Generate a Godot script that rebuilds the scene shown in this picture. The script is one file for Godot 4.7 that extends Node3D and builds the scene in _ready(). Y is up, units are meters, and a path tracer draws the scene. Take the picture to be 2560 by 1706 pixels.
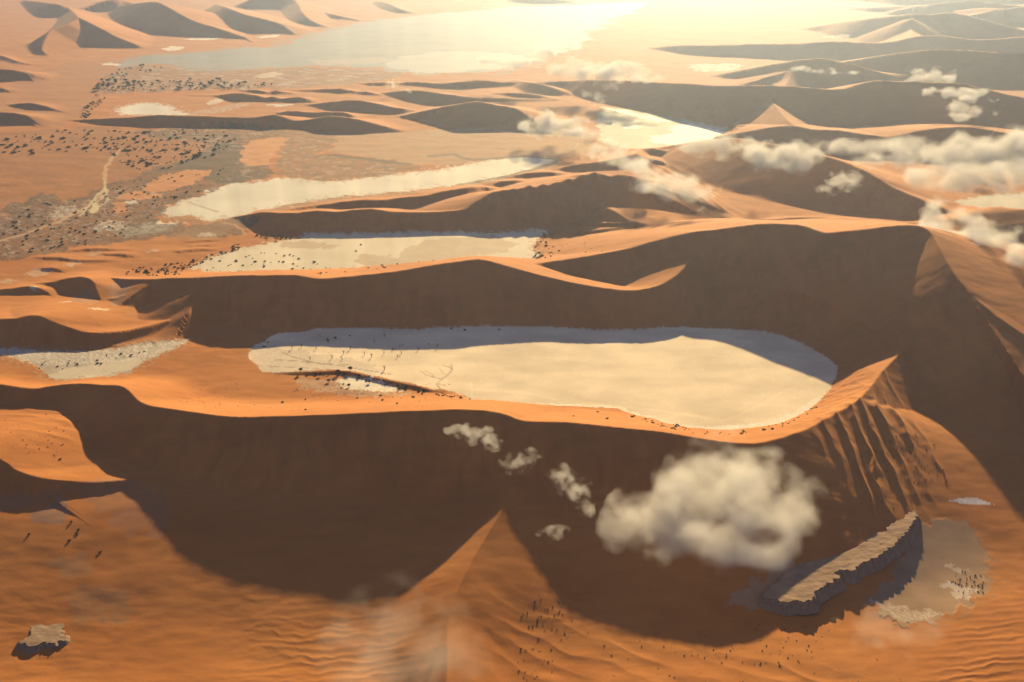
extends Node3D
# A sand sea of red dunes round pale clay pans, seen from a light aircraft against a low sun.
# Metres, y up. The ground is one height field whose crest lines were read off the photograph:
# every crest point is a pixel (a direction) plus a height that follows from the angle of repose
# between crest and foot, so its distance is that of the ground it stands on.

const CAM_HEIGHT := 700.0
const PITCH := 26.0
const FOCAL := 2217.0
const SUN_ELEVATION := 19.5
const SUN_AZIMUTH := 11.0
const COLUMNS := 1000

# crest lines: [slope of the right-hand side, slope of the left-hand side, roundness of the foot, [u, v, height, ...]]
const CRESTS := [
	[0.62, 0.3, 4, [225,690,9, 327,698,17.8, 416,696,36.9, 506,693,50.6, 625,688,65.1, 740,688,67.1, 796,697,61.3, 897,689,65, 972,680,69.9, 1031,672,73.7, 1091,661,78.7, 1165,651,82.2, 1195,648,83.6, 1245,658,77.5, 1319,680,66.2, 1393,698,57.8, 1468,713,53.2, 1527,722,49.7, 1572,725,48.2, 1616,722,50, 1661,707,54, 1700,680,62, 1721,653,70, 1742,628,78]],
	[0.6, 0.3, 4, [1300,668,42, 1328,660,45, 1408,649,51, 1497,636,58, 1572,622,70, 1631,604,82, 1706,585,98, 1750,578,105, 1795,574,108, 1850,566,117, 1900,560,126, 1934,559,131, 1994,561,137, 2015,566,137, 2038,574,137, 2065,581,138, 2113,578,146, 2187,570,158, 2277,562,169, 2325,580,166, 2363,647,148, 2395,697,134, 2425,730,123, 2455,760,116, 2500,796,106, 2560,835,95, 2700,900,76]],
	[0.6, 0.42, 4, [-60,955,22.2, 0,960,19.6, 45,967,18.7, 89,971,18.8, 134,966,20.2, 193,960,24.4, 253,962,35, 297,964,44, 321,977,46, 342,998,44, 372,1013,46, 446,1025,50, 535,1037,54, 630,1042,58, 749,1039,62, 868,1034,65, 1046,1026,69, 1135,1024,69, 1200,1026,69, 1245,1031,67, 1274,1040,64, 1310,1052,62, 1408,1056,62, 1497,1064,62, 1646,1079,61, 1800,1103,57, 1882,1108,54]],
	[0.52, 0.42, 16, [1800,1103,57, 1882,1108,54, 1940,1097,51, 2009,1076,49]],
	[0.46, 0.42, 30, [1960,1091,50, 2009,1076,49, 2068,1046,48, 2122,1016,48, 2152,995,49]],
	[0.62, 0.5, 10, [2152,995,49, 2175,968,47, 2205,930,45, 2247,887,46, 2271,863,52, 2291,844,58, 2324,814,68, 2370,770,86, 2410,738,100]],
	[0.62, 0.2, 4, [-60,1110,32.2, 0,1148,23.1, 20,1164,18.8, 48,1180,16.8, 100,1196,14.2, 160,1202,12.2, 236,1205,8.2, 299,1202,6.9, 351,1197,4.6, 395,1195,1.6]],
	[0.62, 0.22, 4, [-60,800,27.2, 0,797,29.3, 45,795,31.6, 77,788,36.4, 98,792,32.8, 134,806,26.3, 178,821,20.4, 208,829,18.4, 244,832,16.7, 297,829,14, 357,818,12.1, 416,803,11.3, 446,795,11.8, 470,780,22]],
	[0.35, 0.35, 4, [470,780,22, 488,748,30, 506,715,42]],
	[0.35, 0.3, 4, [253,751,2, 297,742,8, 342,725,16, 375,710,24, 387,698,28]],
	[0.62, 0.25, 4, [60,713,2, 101,708,7, 149,702,12, 178,694,19, 202,692,22, 220,696,22, 235,707,19, 240,722,14, 247,742,7, 251,753,2]],
	[0.62, 0.25, 4, [-20,726,5, 30,720,8, 68,716,10, 98,720,9, 116,733,3]],
	[0.3, 0.29, 4, [1284,1100,35, 1274,1220,19, 1250,1283,11, 1190,1383,-1, 1158,1447,-7, 1134,1499,-12, 1118,1579,-18, 1118,1706,-26, 1118,1800,-35]],
	[0.55, 0.3, 4, [600,543,4.3, 654,530,25, 689,531,31.6, 749,531,33.9, 790,526,37.2, 838,530,34.6, 877,525,37.9, 927,522,39.2, 972,528,35.2, 1046,530,33.5, 1121,527,33.5, 1165,521,36.7, 1195,512,39.9, 1220,498,47.5, 1240,478,63.4, 1270,474,65.9, 1320,468,67.2, 1373,461,72, 1408,453,77, 1447,445,82.8, 1489,431,93.3, 1512,442,82.9, 1557,435,83.2, 1584,459,61.5, 1616,482,41.2, 1646,505,23.1, 1673,525,3.4]],
	[0.62, 0.25, 4, [700,528,2.8, 790,514,5, 829,508,11.5, 897,500,17.9, 957,499,18.6, 1002,494,18.7, 1076,487,22.4, 1106,478,28.7, 1165,469,32.6, 1195,467,26.7, 1225,482,5.9]],
	[0.62, 0.25, 4, [1215,470,2.9, 1254,453,14.6, 1300,451,14.9, 1349,453,11.6, 1408,448,8.9, 1440,444,2.8]],
	[0.62, 0.25, 4, [1265,446,0.8, 1319,433,9.7, 1373,429,13.1, 1400,432,8.2]],
	[0.62, 0.25, 4, [1390,424,3.3, 1438,412,13.3, 1497,404,17.5, 1557,393,24.1, 1590,387,26.6, 1620,399,13.8]],
	[0.42, 0.3, 4, [1590,384,30, 1605,372,12.3, 1631,369,20.3, 1676,378,14.3, 1690,372,20.2, 1706,366,27.7, 1760,352,55.6, 1830,345,80.9, 1900,355,90.6, 1990,370,93.5, 2060,388,89.6, 2125,409,80.4, 2151,421,75.1, 2181,436,66.1, 2217,460,53, 2267,482,42.5, 2306,499,33.5, 2348,517,19.8, 2420,545,4.1]],
	[0.55, 0.12, 4, [1497,527,28.7, 1521,521,38.1, 1557,543,31.2, 1602,558,30.2, 1646,569,21.8, 1706,582,7.9]],
	[0.62, 0.25, 4, [176,300,2.1, 268,295,17.8, 327,292,23.3, 387,288,29.6, 476,289,29.5, 595,293,27.3, 640,292,29.5, 689,287,35.6, 713,297,24.3, 734,300,22.7, 778,298,26.9, 814,290,39.8, 868,293,40.3, 912,303,30.3, 957,315,16.2, 1008,329,1]],
	[0.62, 0.25, 4, [700,284,2.1, 720,277,16.3, 778,280,15.5, 853,280,13, 897,297,4.7]],
	[0.62, 0.25, 4, [767,262,2.3, 838,253,25.1, 892,250,32.8, 942,259,26.3, 987,269,19, 1031,274,9.1]],
	[0.6, 0.25, 4, [1050,279,3.8, 1106,269,40.6, 1135,263,56.1, 1165,256,68.4, 1195,253,72.4, 1240,262,63.5, 1284,269,55.8, 1301,283,42.5, 1330,300,9.6]],
	[0.6, 0.25, 4, [951,232,2.4, 1016,226,27.6, 1046,225,35.2, 1091,231,36, 1165,241,25, 1225,244,13.2, 1300,247,8.4, 1390,248,4.8]],
	[0.6, 0.25, 4, [719,226,1.3, 808,222,11.4, 853,221,16.3, 877,226,8.7, 890,230,4.9, 912,228,10.9, 942,235,4.8]],
	[0.6, 0.25, 4, [476,238,2.5, 535,238,4.8, 580,233,20.7, 600,233,24.7, 640,238,18.9, 660,247,8.3, 680,241,16.8, 698,247,9.6, 749,242,17.8, 770,253,4.5]],
	[0.6, 0.25, 4, [595,226,1.2, 640,224,10.8, 670,231,6.1, 690,226,12.6, 730,232,5]],
	[0.6, 0.25, 4, [900,209,1.3, 930,206,10.6, 957,205,12, 985,209,4, 1013,205,10.6, 1061,205,15.5, 1100,208,16.9, 1165,202,27.4, 1195,199,27.5, 1260,205,14.6, 1300,203,14.6]],
	[0.5, 0.25, 4, [1283,199,3.3, 1310,204,21.7, 1360,212,29.8, 1400,226,15.8]],
	[0.5, 0.25, 4, [1240,232,4.6, 1320,233,15.9, 1385,246,4.5]],
	[0.6, 0.3, 4, [1300,207,10.5, 1408,202,29.3, 1450,200,44.1, 1492,199,59.4, 1602,202,76.9, 1646,205,83.2, 1706,208,95.9, 1760,211,102.8, 1807,214,109.4, 1860,213,119.1, 1949,214,121, 2038,219,117.3, 2092,223,113.3, 2143,214,124.6, 2187,201,141.8, 2277,204,140.3, 2396,208,136, 2455,220,121.5, 2560,244,90.5, 2680,262,71.4]],
	[0.6, 0.17, 4, [1860,345,2.9, 1884,339,15, 1920,327,38, 1960,317,57.1, 1982,313,62.4, 2027,323,57.2, 2098,326,58.9, 2158,335,52.2, 2217,342,45.7, 2262,341,48.6, 2306,329,61.6, 2351,320,72.6, 2425,318,78.8, 2485,327,70.5, 2560,340,58.4, 2680,350,49.1]],
	[0.4, 0.4, 4, [1940,216,112, 1931,248,85, 1955,285,70, 1984,314,62]],
	[0.55, 0.25, 4, [1800,190,4, 1860,176,35, 1920,165,60, 1994,150,95, 2053,145,108, 2083,149,104, 2119,162,80, 2158,170,66, 2217,181,44, 2300,190,30]],
	[0.6, 0.25, 4, [2080,163,14, 2119,156,35.1, 2158,147,55.7, 2247,132,90.7, 2336,123,115.9, 2425,125,118.9, 2494,131,113.6, 2560,131,114.1, 2680,128,120.6]],
	[0.4, 0.4, 4, [1990,155,85, 1975,193,43, 1960,218,25]],
	[0.5, 0.25, 4, [1625,119,4.8, 1706,112,36.3, 1750,113,41.7, 1860,110,52.6, 1900,109,57.1, 1979,109,62.9, 2027,106,68.6, 2074,103,73.8, 2113,103,76.7, 2158,106,70.9, 2232,103,66, 2300,89,80, 2366,89,80, 2425,97,72, 2485,97,72, 2560,91,78, 2680,90,80]],
	[0.4, 0.4, 4, [2280,45,125, 2278,71,78, 2290,90,78]],
	[0.5, 0.25, 4, [2003,73,2, 2068,61,39.9, 2158,48,93, 2247,37,129, 2291,34,141.1, 2330,35,137.5, 2366,30,148.5, 2410,36,137.7, 2485,55,102.5, 2560,74,67.8, 2680,95,30.1]],
	[0.5, 0.25, 4, [2050,24,2.4, 2119,21,7.3, 2158,18,23.8, 2217,16,39.7, 2277,13,60.5, 2327,10,81.8, 2380,4,94.4, 2440,2,100.1, 2515,10,81.7, 2600,14,72.3]],
	[0.5, 0.25, 4, [2350,36,4.1, 2381,28,41.2, 2455,19,84.2, 2515,21,94.9, 2560,15,105.8, 2660,10,117.3]],
	[0.5, 0.25, 4, [2100,-2,5.4, 2180,-6,31.6, 2270,-10,62.3, 2380,-14,71.7, 2560,-16,67.9, 2700,-16,68.4]],
	[0.5, 0.3, 4, [60,0,19.1, 119,7,69, 149,12,72.7, 178,25,49.6, 197,44,110]],
	[0.55, 0.3, 4, [197,44,111.1, 238,64,89.3, 283,88,52.1, 318,103,29.8, 357,119,3.2]],
	[0.3, 0.55, 4, [119,137,4, 104,125,20, 112,98,50, 130,72,80, 167,60,95, 197,44,110]],
	[0.55, 0.25, 4, [300,14,55, 381,4,137.9, 416,16,128.6, 446,33,102.6, 491,55,68.2, 535,67,49.2, 580,83,24, 610,92,11.3, 628,104,3.1]],
	[0.5, 0.25, 4, [240,6,39.9, 280,-2,76.6, 340,-8,63.7]],
	[0.5, 0.25, 4, [540,10,62, 565,18,95.9, 610,35,87.9, 654,46,74.4, 700,60,45.4, 737,85,4.9]],
	[0.5, 0.25, 4, [650,-14,90.4, 731,-2,69.1, 755,30,49.6, 778,51,27.1, 817,67,3.5]],
	[0.5, 0.25, 4, [800,28,10.4, 835,36,23.4, 868,43,13.8, 895,49,9.4]],
	[0.5, 0.25, 4, [940,2,18.6, 970,8,35, 1000,22,24.9, 1046,33,4.4]],
	[0.5, 0.25, 4, [1290,-8,36.3, 1350,-8,46.8, 1420,0,23.5, 1450,9,2.5]],
	[0.5, 0.25, 4, [-60,172,43.8, 0,171,45.1, 30,173,41.7, 68,187,19.4, 74,198,4.5]],
	[0.5, 0.25, 4, [21,262,2.1, 50,257,13.6, 74,256,18, 104,263,14.5, 134,272,6.6, 155,280,0.9]],
	[0.55, 0.25, 4, [-60,278,32.8, 0,280,32.7, 30,281,32.3, 60,287,26.4, 77,300,12.9, 86,314,1.7]],
	[0.55, 0.25, 4, [-40,218,17.6, 0,219,14.8, 14,228,3.3]],
	[0.4, 0.25, 4, [-40,134,16.2, 0,138,14.9, 40,152,9.6, 72,160,2.4]],
	[0.5, 0.2, 4, [2380,585,20, 2434,571,34, 2485,570,36, 2560,556,50, 2660,545,60]],
	[0.5, 0.2, 4, [180,629,0.6, 240,621,3.9, 290,625,2.2, 320,626,0.6]],
	[0.5, 0.2, 4, [95,646,0.5, 150,645,3.6, 190,651,2.6, 260,653,1.1]],
	[0.5, 0.2, 4, [262,638,0.5, 300,636,3.2, 318,640,1.5]],
	[0.5, 0.2, 4, [114,674,1, 130,670,4.9, 145,677,1.3]],
	[0.5, 0.2, 4, [447,630,0.6, 490,625,2.2, 525,626,0.6]],
	[0.5, 0.2, 4, [475,605,0.6, 530,601,1.7]],
	[0.5, 0.2, 4, [480,617,0.6, 520,614,1.7]],
]
const PALE := Color(0.416, 0.344, 0.24)
# flat clay and salt floors, each a sheet of its own
const PANS := [
	{"name": "clay_pan", "label": "large pale clay pan ringed by high dunes, its far half in blue shadow", "colour": Color(0.45, 0.355, 0.225), "ragged": 1.2, "wave": 22.0, "margin": 3.0, "px": [621,897, 621,885, 633,864, 660,855, 671,844, 698,832, 728,832, 767,829, 790,822, 897,822, 987,823, 1046,825, 1091,820, 1150,818, 1210,816, 1300,818, 1349,817, 1420,820, 1497,826, 1587,825, 1650,820, 1706,818, 1825,823, 1905,829, 1949,838, 2009,861, 2068,894, 2092,915, 2093,933, 2083,957, 2074,977, 2050,1002, 2027,1022, 1988,1044, 1949,1059, 1905,1067, 1860,1073, 1780,1078, 1720,1073, 1676,1064, 1646,1052, 1601,1043, 1557,1028, 1542,1021, 1468,1018, 1349,1013, 1260,1007, 1180,1003, 1156,989, 1106,977, 1076,977, 1040,966, 987,955, 942,946, 883,933, 838,928, 749,931, 704,933, 654,930, 645,915]},
	{"name": "clay_pan", "label": "small bright clay patch below the wooded bank of the large pan", "colour": Color(0.496, 0.432, 0.296), "ragged": 4.0, "wave": 14.0, "px": [838,949, 868,943, 921,945, 972,963, 1016,977, 987,980, 912,976, 862,971]},
	{"name": "clay_pan", "label": "mottled cream clay pan with scattered bushes behind the ridge of the large pan", "colour": Color(0.4, 0.336, 0.224), "ragged": 7.0, "wave": 40.0, "px": [749,595, 761,584, 897,584, 1121,580, 1195,582, 1255,582, 1298,579, 1334,573, 1376,579, 1343,597, 1331,618, 1343,642, 1328,660, 1245,668, 1170,676, 1000,676, 897,672, 808,681, 764,690, 600,690, 565,686, 506,680, 476,671, 506,653, 550,636, 595,624, 654,612, 700,603]},
	{"name": "clay_pan", "label": "long smooth cream clay pan slanting between brown scrub and a dune chain", "colour": Color(0.4, 0.36, 0.268), "ragged": 12.0, "wave": 60.0, "px": [396,543, 416,517, 476,496, 521,478, 565,460, 625,456, 719,445, 808,454, 897,448, 987,436, 1076,427, 1165,412, 1240,399, 1300,392, 1349,393, 1393,398, 1378,409, 1319,427, 1259,442, 1200,453, 1165,460, 1046,475, 927,487, 808,496, 689,517, 630,531, 600,540, 521,555, 476,540]},
	{"name": "clay_pan", "label": "short white clay patch in brown scrub beside the long cream pan", "colour": Color(0.416, 0.36, 0.264), "ragged": 10.0, "wave": 40.0, "px": [283,579, 327,564, 387,555, 458,558, 416,576, 357,588, 312,594]},
	{"name": "clay_pan", "label": "broad silvery clay flood plain winding off into the haze", "colour": Color(0.165, 0.165, 0.155), "ragged": 60.0, "wave": 260.0, "px": [297,150, 416,134, 506,131, 595,119, 700,115, 719,110, 764,92, 823,77, 883,59, 942,51, 1046,39, 1195,27, 1300,15, 1450,12, 1620,4, 1560,40, 1480,80, 1450,110, 1400,130, 1330,150, 1300,165, 1195,182, 1076,185, 987,178, 897,167, 778,165, 659,172, 600,172, 506,175, 446,167, 357,164, 312,161]},
	{"name": "clay_pan", "label": "damp olive clay pan at the foot of a far dune ridge with white patches and a painted sun glint", "colour": Color(0.32, 0.288, 0.192), "ragged": 14.0, "wave": 70.0, "margin": 8.0, "px": [1512,268, 1572,274, 1706,300, 1810,321, 1816,336, 1780,354, 1706,369, 1616,372, 1572,372, 1503,357, 1492,312, 1495,283]},
	{"name": "clay_pan", "label": "blue-shaded clay pan beyond the highest dune, under the cloud bank", "colour": Color(0.30, 0.27, 0.22), "ragged": 8.0, "wave": 40.0, "px": [2380,505, 2450,490, 2560,482, 2700,480, 2800,560, 2560,536, 2520,527, 2440,522]},  # colour lowered to paint in the cloud shade on this pan
	{"name": "clay_pan", "label": "rubbly grey clay pan in the hollow behind the left ridge", "flat": false, "colour": Color(0.272, 0.224, 0.16), "ragged": 6.0, "wave": 20.0, "px": [-60,868, 0,870, 119,876, 208,879, 283,873, 357,858, 446,850, 475,850, 431,873, 396,888, 366,900, 321,933, 238,945, 149,951, 119,939, 100,915, 60,905, 20,893, -60,885]},
	{"name": "clay_pan", "label": "small cracked white pan in brown scrub before a low dune ridge", "colour": Color(0.4, 0.36, 0.288), "ragged": 14.0, "wave": 40.0, "px": [288,275, 320,264, 360,257, 395,258, 425,266, 440,276, 470,282, 470,288, 400,288, 330,287, 300,287]},
	{"name": "clay_flat", "label": "grey brown clay flat in the hollow below the ragged terrace", "flat": false, "colour": Color(0.211, 0.129, 0.0702), "y": -40.0, "ragged": 6.0, "wave": 22.0, "px": [2311,1320, 2419,1328, 2467,1399, 2471,1471, 2419,1515, 2359,1539, 2279,1563, 2219,1543, 2171,1499, 2219,1459, 2259,1399, 2291,1352]},
]
# stretches of another colour: scrub, bare clay, gravel
const STRETCHES := [
	# duller, stonier sand of the left plain
	{"px": [-60,640, -60,330, 60,330, 200,318, 350,325, 480,330, 600,340, 560,380, 480,420, 380,440, 300,460, 200,500, 100,560], "colour": Color(0.15, 0.072, 0.034), "mix": 0.7, "ragged": 30.0, "wave": 120.0, "speckle": 0.3, "grain": 40.0},
	{"px": [-60,250, 60,200, 150,160, 260,150, 300,170, 240,230, 200,300, 100,320, -60,320], "colour": Color(0.20, 0.10, 0.05), "mix": 0.45, "ragged": 60.0, "wave": 200.0},
	# the plain of brown scrub on the left
	{"px": [-60,546, 0,546, 6,520, 45,505, 104,484, 143,487, 143,511, 208,490, 256,469, 297,451, 357,439, 387,418, 446,409, 506,380, 565,350, 640,380, 684,433, 654,448, 565,463, 506,484, 416,517, 387,555, 458,562, 520,560, 600,545, 640,560, 600,590, 500,592, 416,590, 321,603, 223,615, 167,624, 119,639, 45,647, 0,653, -60,653], "colour": Color(0.075, 0.05, 0.035), "mix": 0.95, "ragged": 22.0, "wave": 60.0, "speckle": 0.3, "grain": 14.0},
	{"px": [330,330, 446,318, 625,316, 720,324, 690,345, 640,350, 610,375, 600,400, 610,430, 684,433, 640,450, 560,462, 480,440, 430,415, 500,380, 540,360, 450,350, 380,345], "colour": Color(0.07, 0.055, 0.038), "mix": 0.92, "ragged": 25.0, "wave": 70.0, "speckle": 0.5, "grain": 18.0},
	{"px": [720,323, 844,336, 822,372, 800,385, 950,398, 1010,405, 1050,420, 980,436, 900,446, 810,452, 720,443, 690,425, 700,380, 690,345], "colour": Color(0.13, 0.09, 0.058), "mix": 0.85, "ragged": 25.0, "wave": 80.0, "speckle": 0.5, "grain": 22.0},
	{"px": [300,165, 360,165, 450,172, 600,177, 780,170, 900,172, 990,182, 1010,192, 930,207, 800,216, 700,222, 560,223, 400,229, 300,233, 240,232, 262,195, 290,170], "colour": Color(0.13, 0.09, 0.064), "mix": 0.8, "ragged": 40.0, "wave": 140.0, "speckle": 0.45, "grain": 36.0},
	{"px": [-60,546, 45,510, 104,490, 143,500, 208,500, 256,480, 340,460, 420,480, 400,520, 300,575, 223,605, 119,630, 0,645, -60,645], "colour": Color(0.36, 0.31, 0.245), "mix": 0.38, "ragged": 22.0, "wave": 60.0, "speckle": 1.0, "grain": 30.0, "thin": 0.31},
	{"px": [330,330, 446,318, 625,316, 720,324, 844,336, 822,372, 950,398, 1010,405, 980,436, 810,452, 690,425, 640,450, 560,455, 610,380, 500,380, 400,345], "colour": Color(0.36, 0.30, 0.235), "mix": 0.35, "ragged": 22.0, "wave": 60.0, "speckle": 1.0, "grain": 60.0, "thin": 0.31},
	{"px": [300,165, 600,177, 900,172, 1010,192, 800,216, 560,223, 300,233, 262,195], "colour": Color(0.34, 0.29, 0.235), "mix": 0.4, "ragged": 40.0, "wave": 140.0, "speckle": 1.0, "grain": 120.0, "thin": 0.22},
	# smooth tan sheet of sand
	{"px": [844,336, 1000,330, 1150,322, 1300,325, 1480,340, 1500,380, 1400,395, 1300,390, 1200,402, 1100,415, 1020,408, 950,398, 830,378], "colour": Color(0.272, 0.172, 0.092), "mix": 0.85, "ragged": 18.0, "wave": 80.0},
	# brown and orange islands round the long pan
	{"px": [355,470, 400,440, 470,425, 530,425, 520,440, 480,460, 420,478, 370,480], "colour": Color(0.368, 0.16, 0.06), "mix": 0.9, "ragged": 12.0, "wave": 40.0},
	{"px": [285,495, 330,478, 400,486, 405,494, 330,500], "colour": Color(0.368, 0.16, 0.06), "mix": 0.9, "ragged": 8.0, "wave": 40.0},
	{"px": [285,507, 310,505, 318,530, 290,535, 282,520], "colour": Color(0.352, 0.152, 0.06), "mix": 0.9, "ragged": 8.0, "wave": 40.0},
	{"px": [600,400, 604,375, 630,352, 690,342, 722,345, 690,380, 670,412, 640,416, 612,412], "colour": Color(0.368, 0.172, 0.068), "mix": 0.95, "ragged": 10.0, "wave": 50.0},
	# pale silt fans in the scrub
	{"px": [222,530, 235,505, 246,510, 248,526, 230,535], "colour": Color(0.4, 0.336, 0.176), "mix": 0.9, "ragged": 4.0, "wave": 20.0},
	{"px": [120,540, 140,518, 190,512, 200,530, 160,548, 130,552], "colour": Color(0.336, 0.296, 0.224), "mix": 0.75, "ragged": 14.0, "wave": 24.0, "speckle": 0.9, "grain": 16.0},
	{"px": [230,572, 255,552, 300,555, 310,568, 270,575, 240,578], "colour": Color(0.36, 0.328, 0.256), "mix": 0.8, "ragged": 14.0, "wave": 24.0, "speckle": 0.8, "grain": 16.0},
	{"px": [488,590, 505,580, 525,580, 542,590, 515,594], "colour": Color(0.416, 0.368, 0.288), "mix": 0.85, "ragged": 8.0, "wave": 20.0},
	{"px": [310,505, 335,500, 345,508, 325,512], "colour": Color(0.416, 0.368, 0.288), "mix": 0.8, "ragged": 8.0, "wave": 20.0},
	{"px": [165,758, 178,745, 190,735, 215,728, 235,740, 247,757, 215,766, 190,764], "y": 4.0, "colour": Color(0.20, 0.145, 0.095), "mix": 0.6, "ragged": 4.0, "wave": 10.0, "speckle": 0.5, "grain": 6.0},
	{"px": [271,735, 284,712, 300,704, 327,722, 322,738, 300,762, 280,769], "y": 4.0, "colour": Color(0.20, 0.145, 0.095), "mix": 0.6, "ragged": 4.0, "wave": 10.0, "speckle": 0.5, "grain": 6.0},
	# white clay beside the horned dune and among the left crescents
	{"px": [149,767, 178,762, 180,766, 155,770], "colour": PALE, "mix": 0.8, "ragged": 3.0, "wave": 20.0},
	{"px": [222,786, 250,781, 278,782, 272,787, 235,789], "colour": PALE, "mix": 0.8, "ragged": 3.0, "wave": 20.0},
	{"px": [72,728, 90,724, 102,728, 85,735], "colour": PALE, "mix": 0.8, "ragged": 3.0, "wave": 20.0},
	{"px": [60,690, 85,672, 125,676, 120,688, 90,692], "colour": Color(0.36, 0.288, 0.2), "mix": 0.6, "ragged": 8.0, "wave": 20.0, "speckle": 0.6, "grain": 12.0},
	{"px": [155,662, 190,654, 205,658, 175,668], "colour": Color(0.36, 0.288, 0.2), "mix": 0.6, "ragged": 8.0, "wave": 20.0, "speckle": 0.6, "grain": 12.0},
	{"px": [205,636, 240,628, 260,634, 230,642], "colour": Color(0.32, 0.248, 0.176), "mix": 0.6, "ragged": 8.0, "wave": 20.0, "speckle": 0.6, "grain": 12.0},
	{"px": [355,630, 390,622, 400,628, 370,634], "colour": Color(0.36, 0.288, 0.208), "mix": 0.6, "ragged": 8.0, "wave": 20.0, "speckle": 0.6, "grain": 12.0},
	{"px": [-20,705, 20,698, 45,702, 20,712], "colour": Color(0.336, 0.264, 0.184), "mix": 0.6, "ragged": 8.0, "wave": 20.0, "speckle": 0.6, "grain": 12.0},
	# brown skirt of the long pan, and the swirl on the bush pan
	{"px": [396,545, 476,540, 521,556, 600,541, 640,535, 620,560, 560,580, 540,600, 460,600, 400,592, 470,575, 470,556], "colour": Color(0.187, 0.113, 0.0585), "mix": 0.7, "ragged": 14.0, "wave": 40.0, "speckle": 0.3, "grain": 16.0},
	{"px": [640,536, 690,518, 810,497, 930,488, 1046,476, 1165,462, 1260,444, 1330,428, 1390,404, 1400,412, 1330,436, 1250,456, 1160,472, 1046,486, 930,497, 810,508, 690,532], "colour": Color(0.195, 0.133, 0.078), "mix": 0.7, "ragged": 10.0, "wave": 30.0, "speckle": 0.6, "grain": 12.0},
	{"px": [880,655, 890,635, 940,640, 1000,645, 1010,625, 1060,605, 1130,592, 1240,590, 1290,610, 1270,630, 1180,640, 1100,655, 1000,668, 920,668], "colour": Color(0.288, 0.204, 0.12), "mix": 0.75, "ragged": 14.0, "wave": 50.0, "only": 3},
	{"px": [700,606, 760,602, 850,612, 830,622, 760,620, 700,622], "colour": Color(0.272, 0.184, 0.112), "mix": 0.7, "ragged": 12.0, "wave": 40.0, "only": 3},
	# left end of the large pan: grey, rubbly
	{"px": [615,900, 630,860, 700,868, 800,885, 900,905, 960,930, 940,945, 840,935, 700,940, 640,930], "colour": Color(0.32, 0.26, 0.188), "mix": 0.75, "ragged": 12.0, "wave": 30.0, "speckle": 0.35, "grain": 8.0, "only": 1},
	{"px": [735,950, 780,945, 840,952, 862,973, 930,980, 1000,984, 1040,984, 1000,996, 900,992, 820,985, 760,975], "colour": Color(0.272, 0.204, 0.132), "mix": 0.7, "ragged": 10.0, "wave": 20.0, "speckle": 0.4, "grain": 8.0},
	# salt rim along the near shore of the large pan
	{"px": [1180,1001, 1349,1009, 1468,1014, 1542,1016, 1601,1036, 1646,1045, 1676,1056, 1720,1064, 1780,1068, 1860,1062, 1905,1056, 1988,1030, 2040,995, 2060,995, 2030,1026, 1988,1050, 1905,1072, 1860,1080, 1780,1086, 1720,1082, 1646,1060, 1557,1034, 1468,1022, 1349,1018, 1180,1010], "colour": Color(0.528, 0.464, 0.352), "mix": 0.8, "ragged": 4.0, "wave": 12.0, "speckle": 0.25, "grain": 7.0, "only": 1},
	# white patches on the damp pan, the largest a painted sun glint
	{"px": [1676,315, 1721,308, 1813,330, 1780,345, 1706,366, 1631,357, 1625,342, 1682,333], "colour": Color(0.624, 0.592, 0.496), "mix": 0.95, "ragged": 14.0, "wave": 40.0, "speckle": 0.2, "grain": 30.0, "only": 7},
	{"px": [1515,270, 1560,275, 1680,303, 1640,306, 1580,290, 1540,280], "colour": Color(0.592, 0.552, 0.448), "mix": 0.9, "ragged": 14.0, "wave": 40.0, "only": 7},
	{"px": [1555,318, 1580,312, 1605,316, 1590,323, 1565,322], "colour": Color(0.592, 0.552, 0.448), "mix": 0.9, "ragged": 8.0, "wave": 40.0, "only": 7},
	# rubble and pale fields of the left pan
	{"px": [119,939, 150,925, 200,915, 260,910, 320,895, 366,900, 321,925, 238,940, 149,948], "colour": Color(0.368, 0.312, 0.208), "mix": 0.9, "ragged": 6.0, "wave": 20.0, "only": 9},
	{"px": [-60,868, 119,876, 283,873, 446,850, 480,850, 400,890, 300,905, 150,915, 60,905, -60,885], "colour": Color(0.4, 0.352, 0.264), "mix": 0.7, "ragged": 6.0, "wave": 12.0, "speckle": 1.0, "grain": 9.0, "only": 9},
	# slivers of clay before the far left dunes
	{"px": [250,160, 270,157, 300,160, 298,164, 262,163], "colour": Color(0.44, 0.4, 0.32), "mix": 0.9, "ragged": 10.0, "wave": 60.0},
	{"px": [402,123, 430,115, 464,117, 450,125, 420,128], "colour": Color(0.44, 0.4, 0.32), "mix": 0.9, "ragged": 10.0, "wave": 60.0},
	{"px": [455,97, 520,94, 560,96, 520,100, 470,100], "colour": Color(0.44, 0.4, 0.32), "mix": 0.9, "ragged": 10.0, "wave": 60.0},
	{"px": [640,92, 700,86, 690,93, 650,95], "colour": Color(0.44, 0.4, 0.32), "mix": 0.9, "ragged": 10.0, "wave": 60.0},
	{"px": [512,257, 540,247, 565,250, 545,259, 520,262], "colour": Color(0.4, 0.36, 0.288), "mix": 0.85, "ragged": 10.0, "wave": 40.0, "speckle": 0.3, "grain": 20.0},
	{"px": [470,283, 530,270, 600,258, 640,256, 600,270, 540,283, 490,288], "colour": Color(0.288, 0.248, 0.192), "mix": 0.7, "ragged": 10.0, "wave": 30.0, "speckle": 0.7, "grain": 16.0},
	{"px": [660,262, 700,259, 735,262, 700,267], "colour": Color(0.416, 0.376, 0.304), "mix": 0.85, "ragged": 10.0, "wave": 40.0},
	{"px": [630,190, 680,180, 710,183, 690,192, 650,196], "colour": Color(0.4, 0.336, 0.24), "mix": 0.7, "ragged": 14.0, "wave": 60.0},
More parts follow.
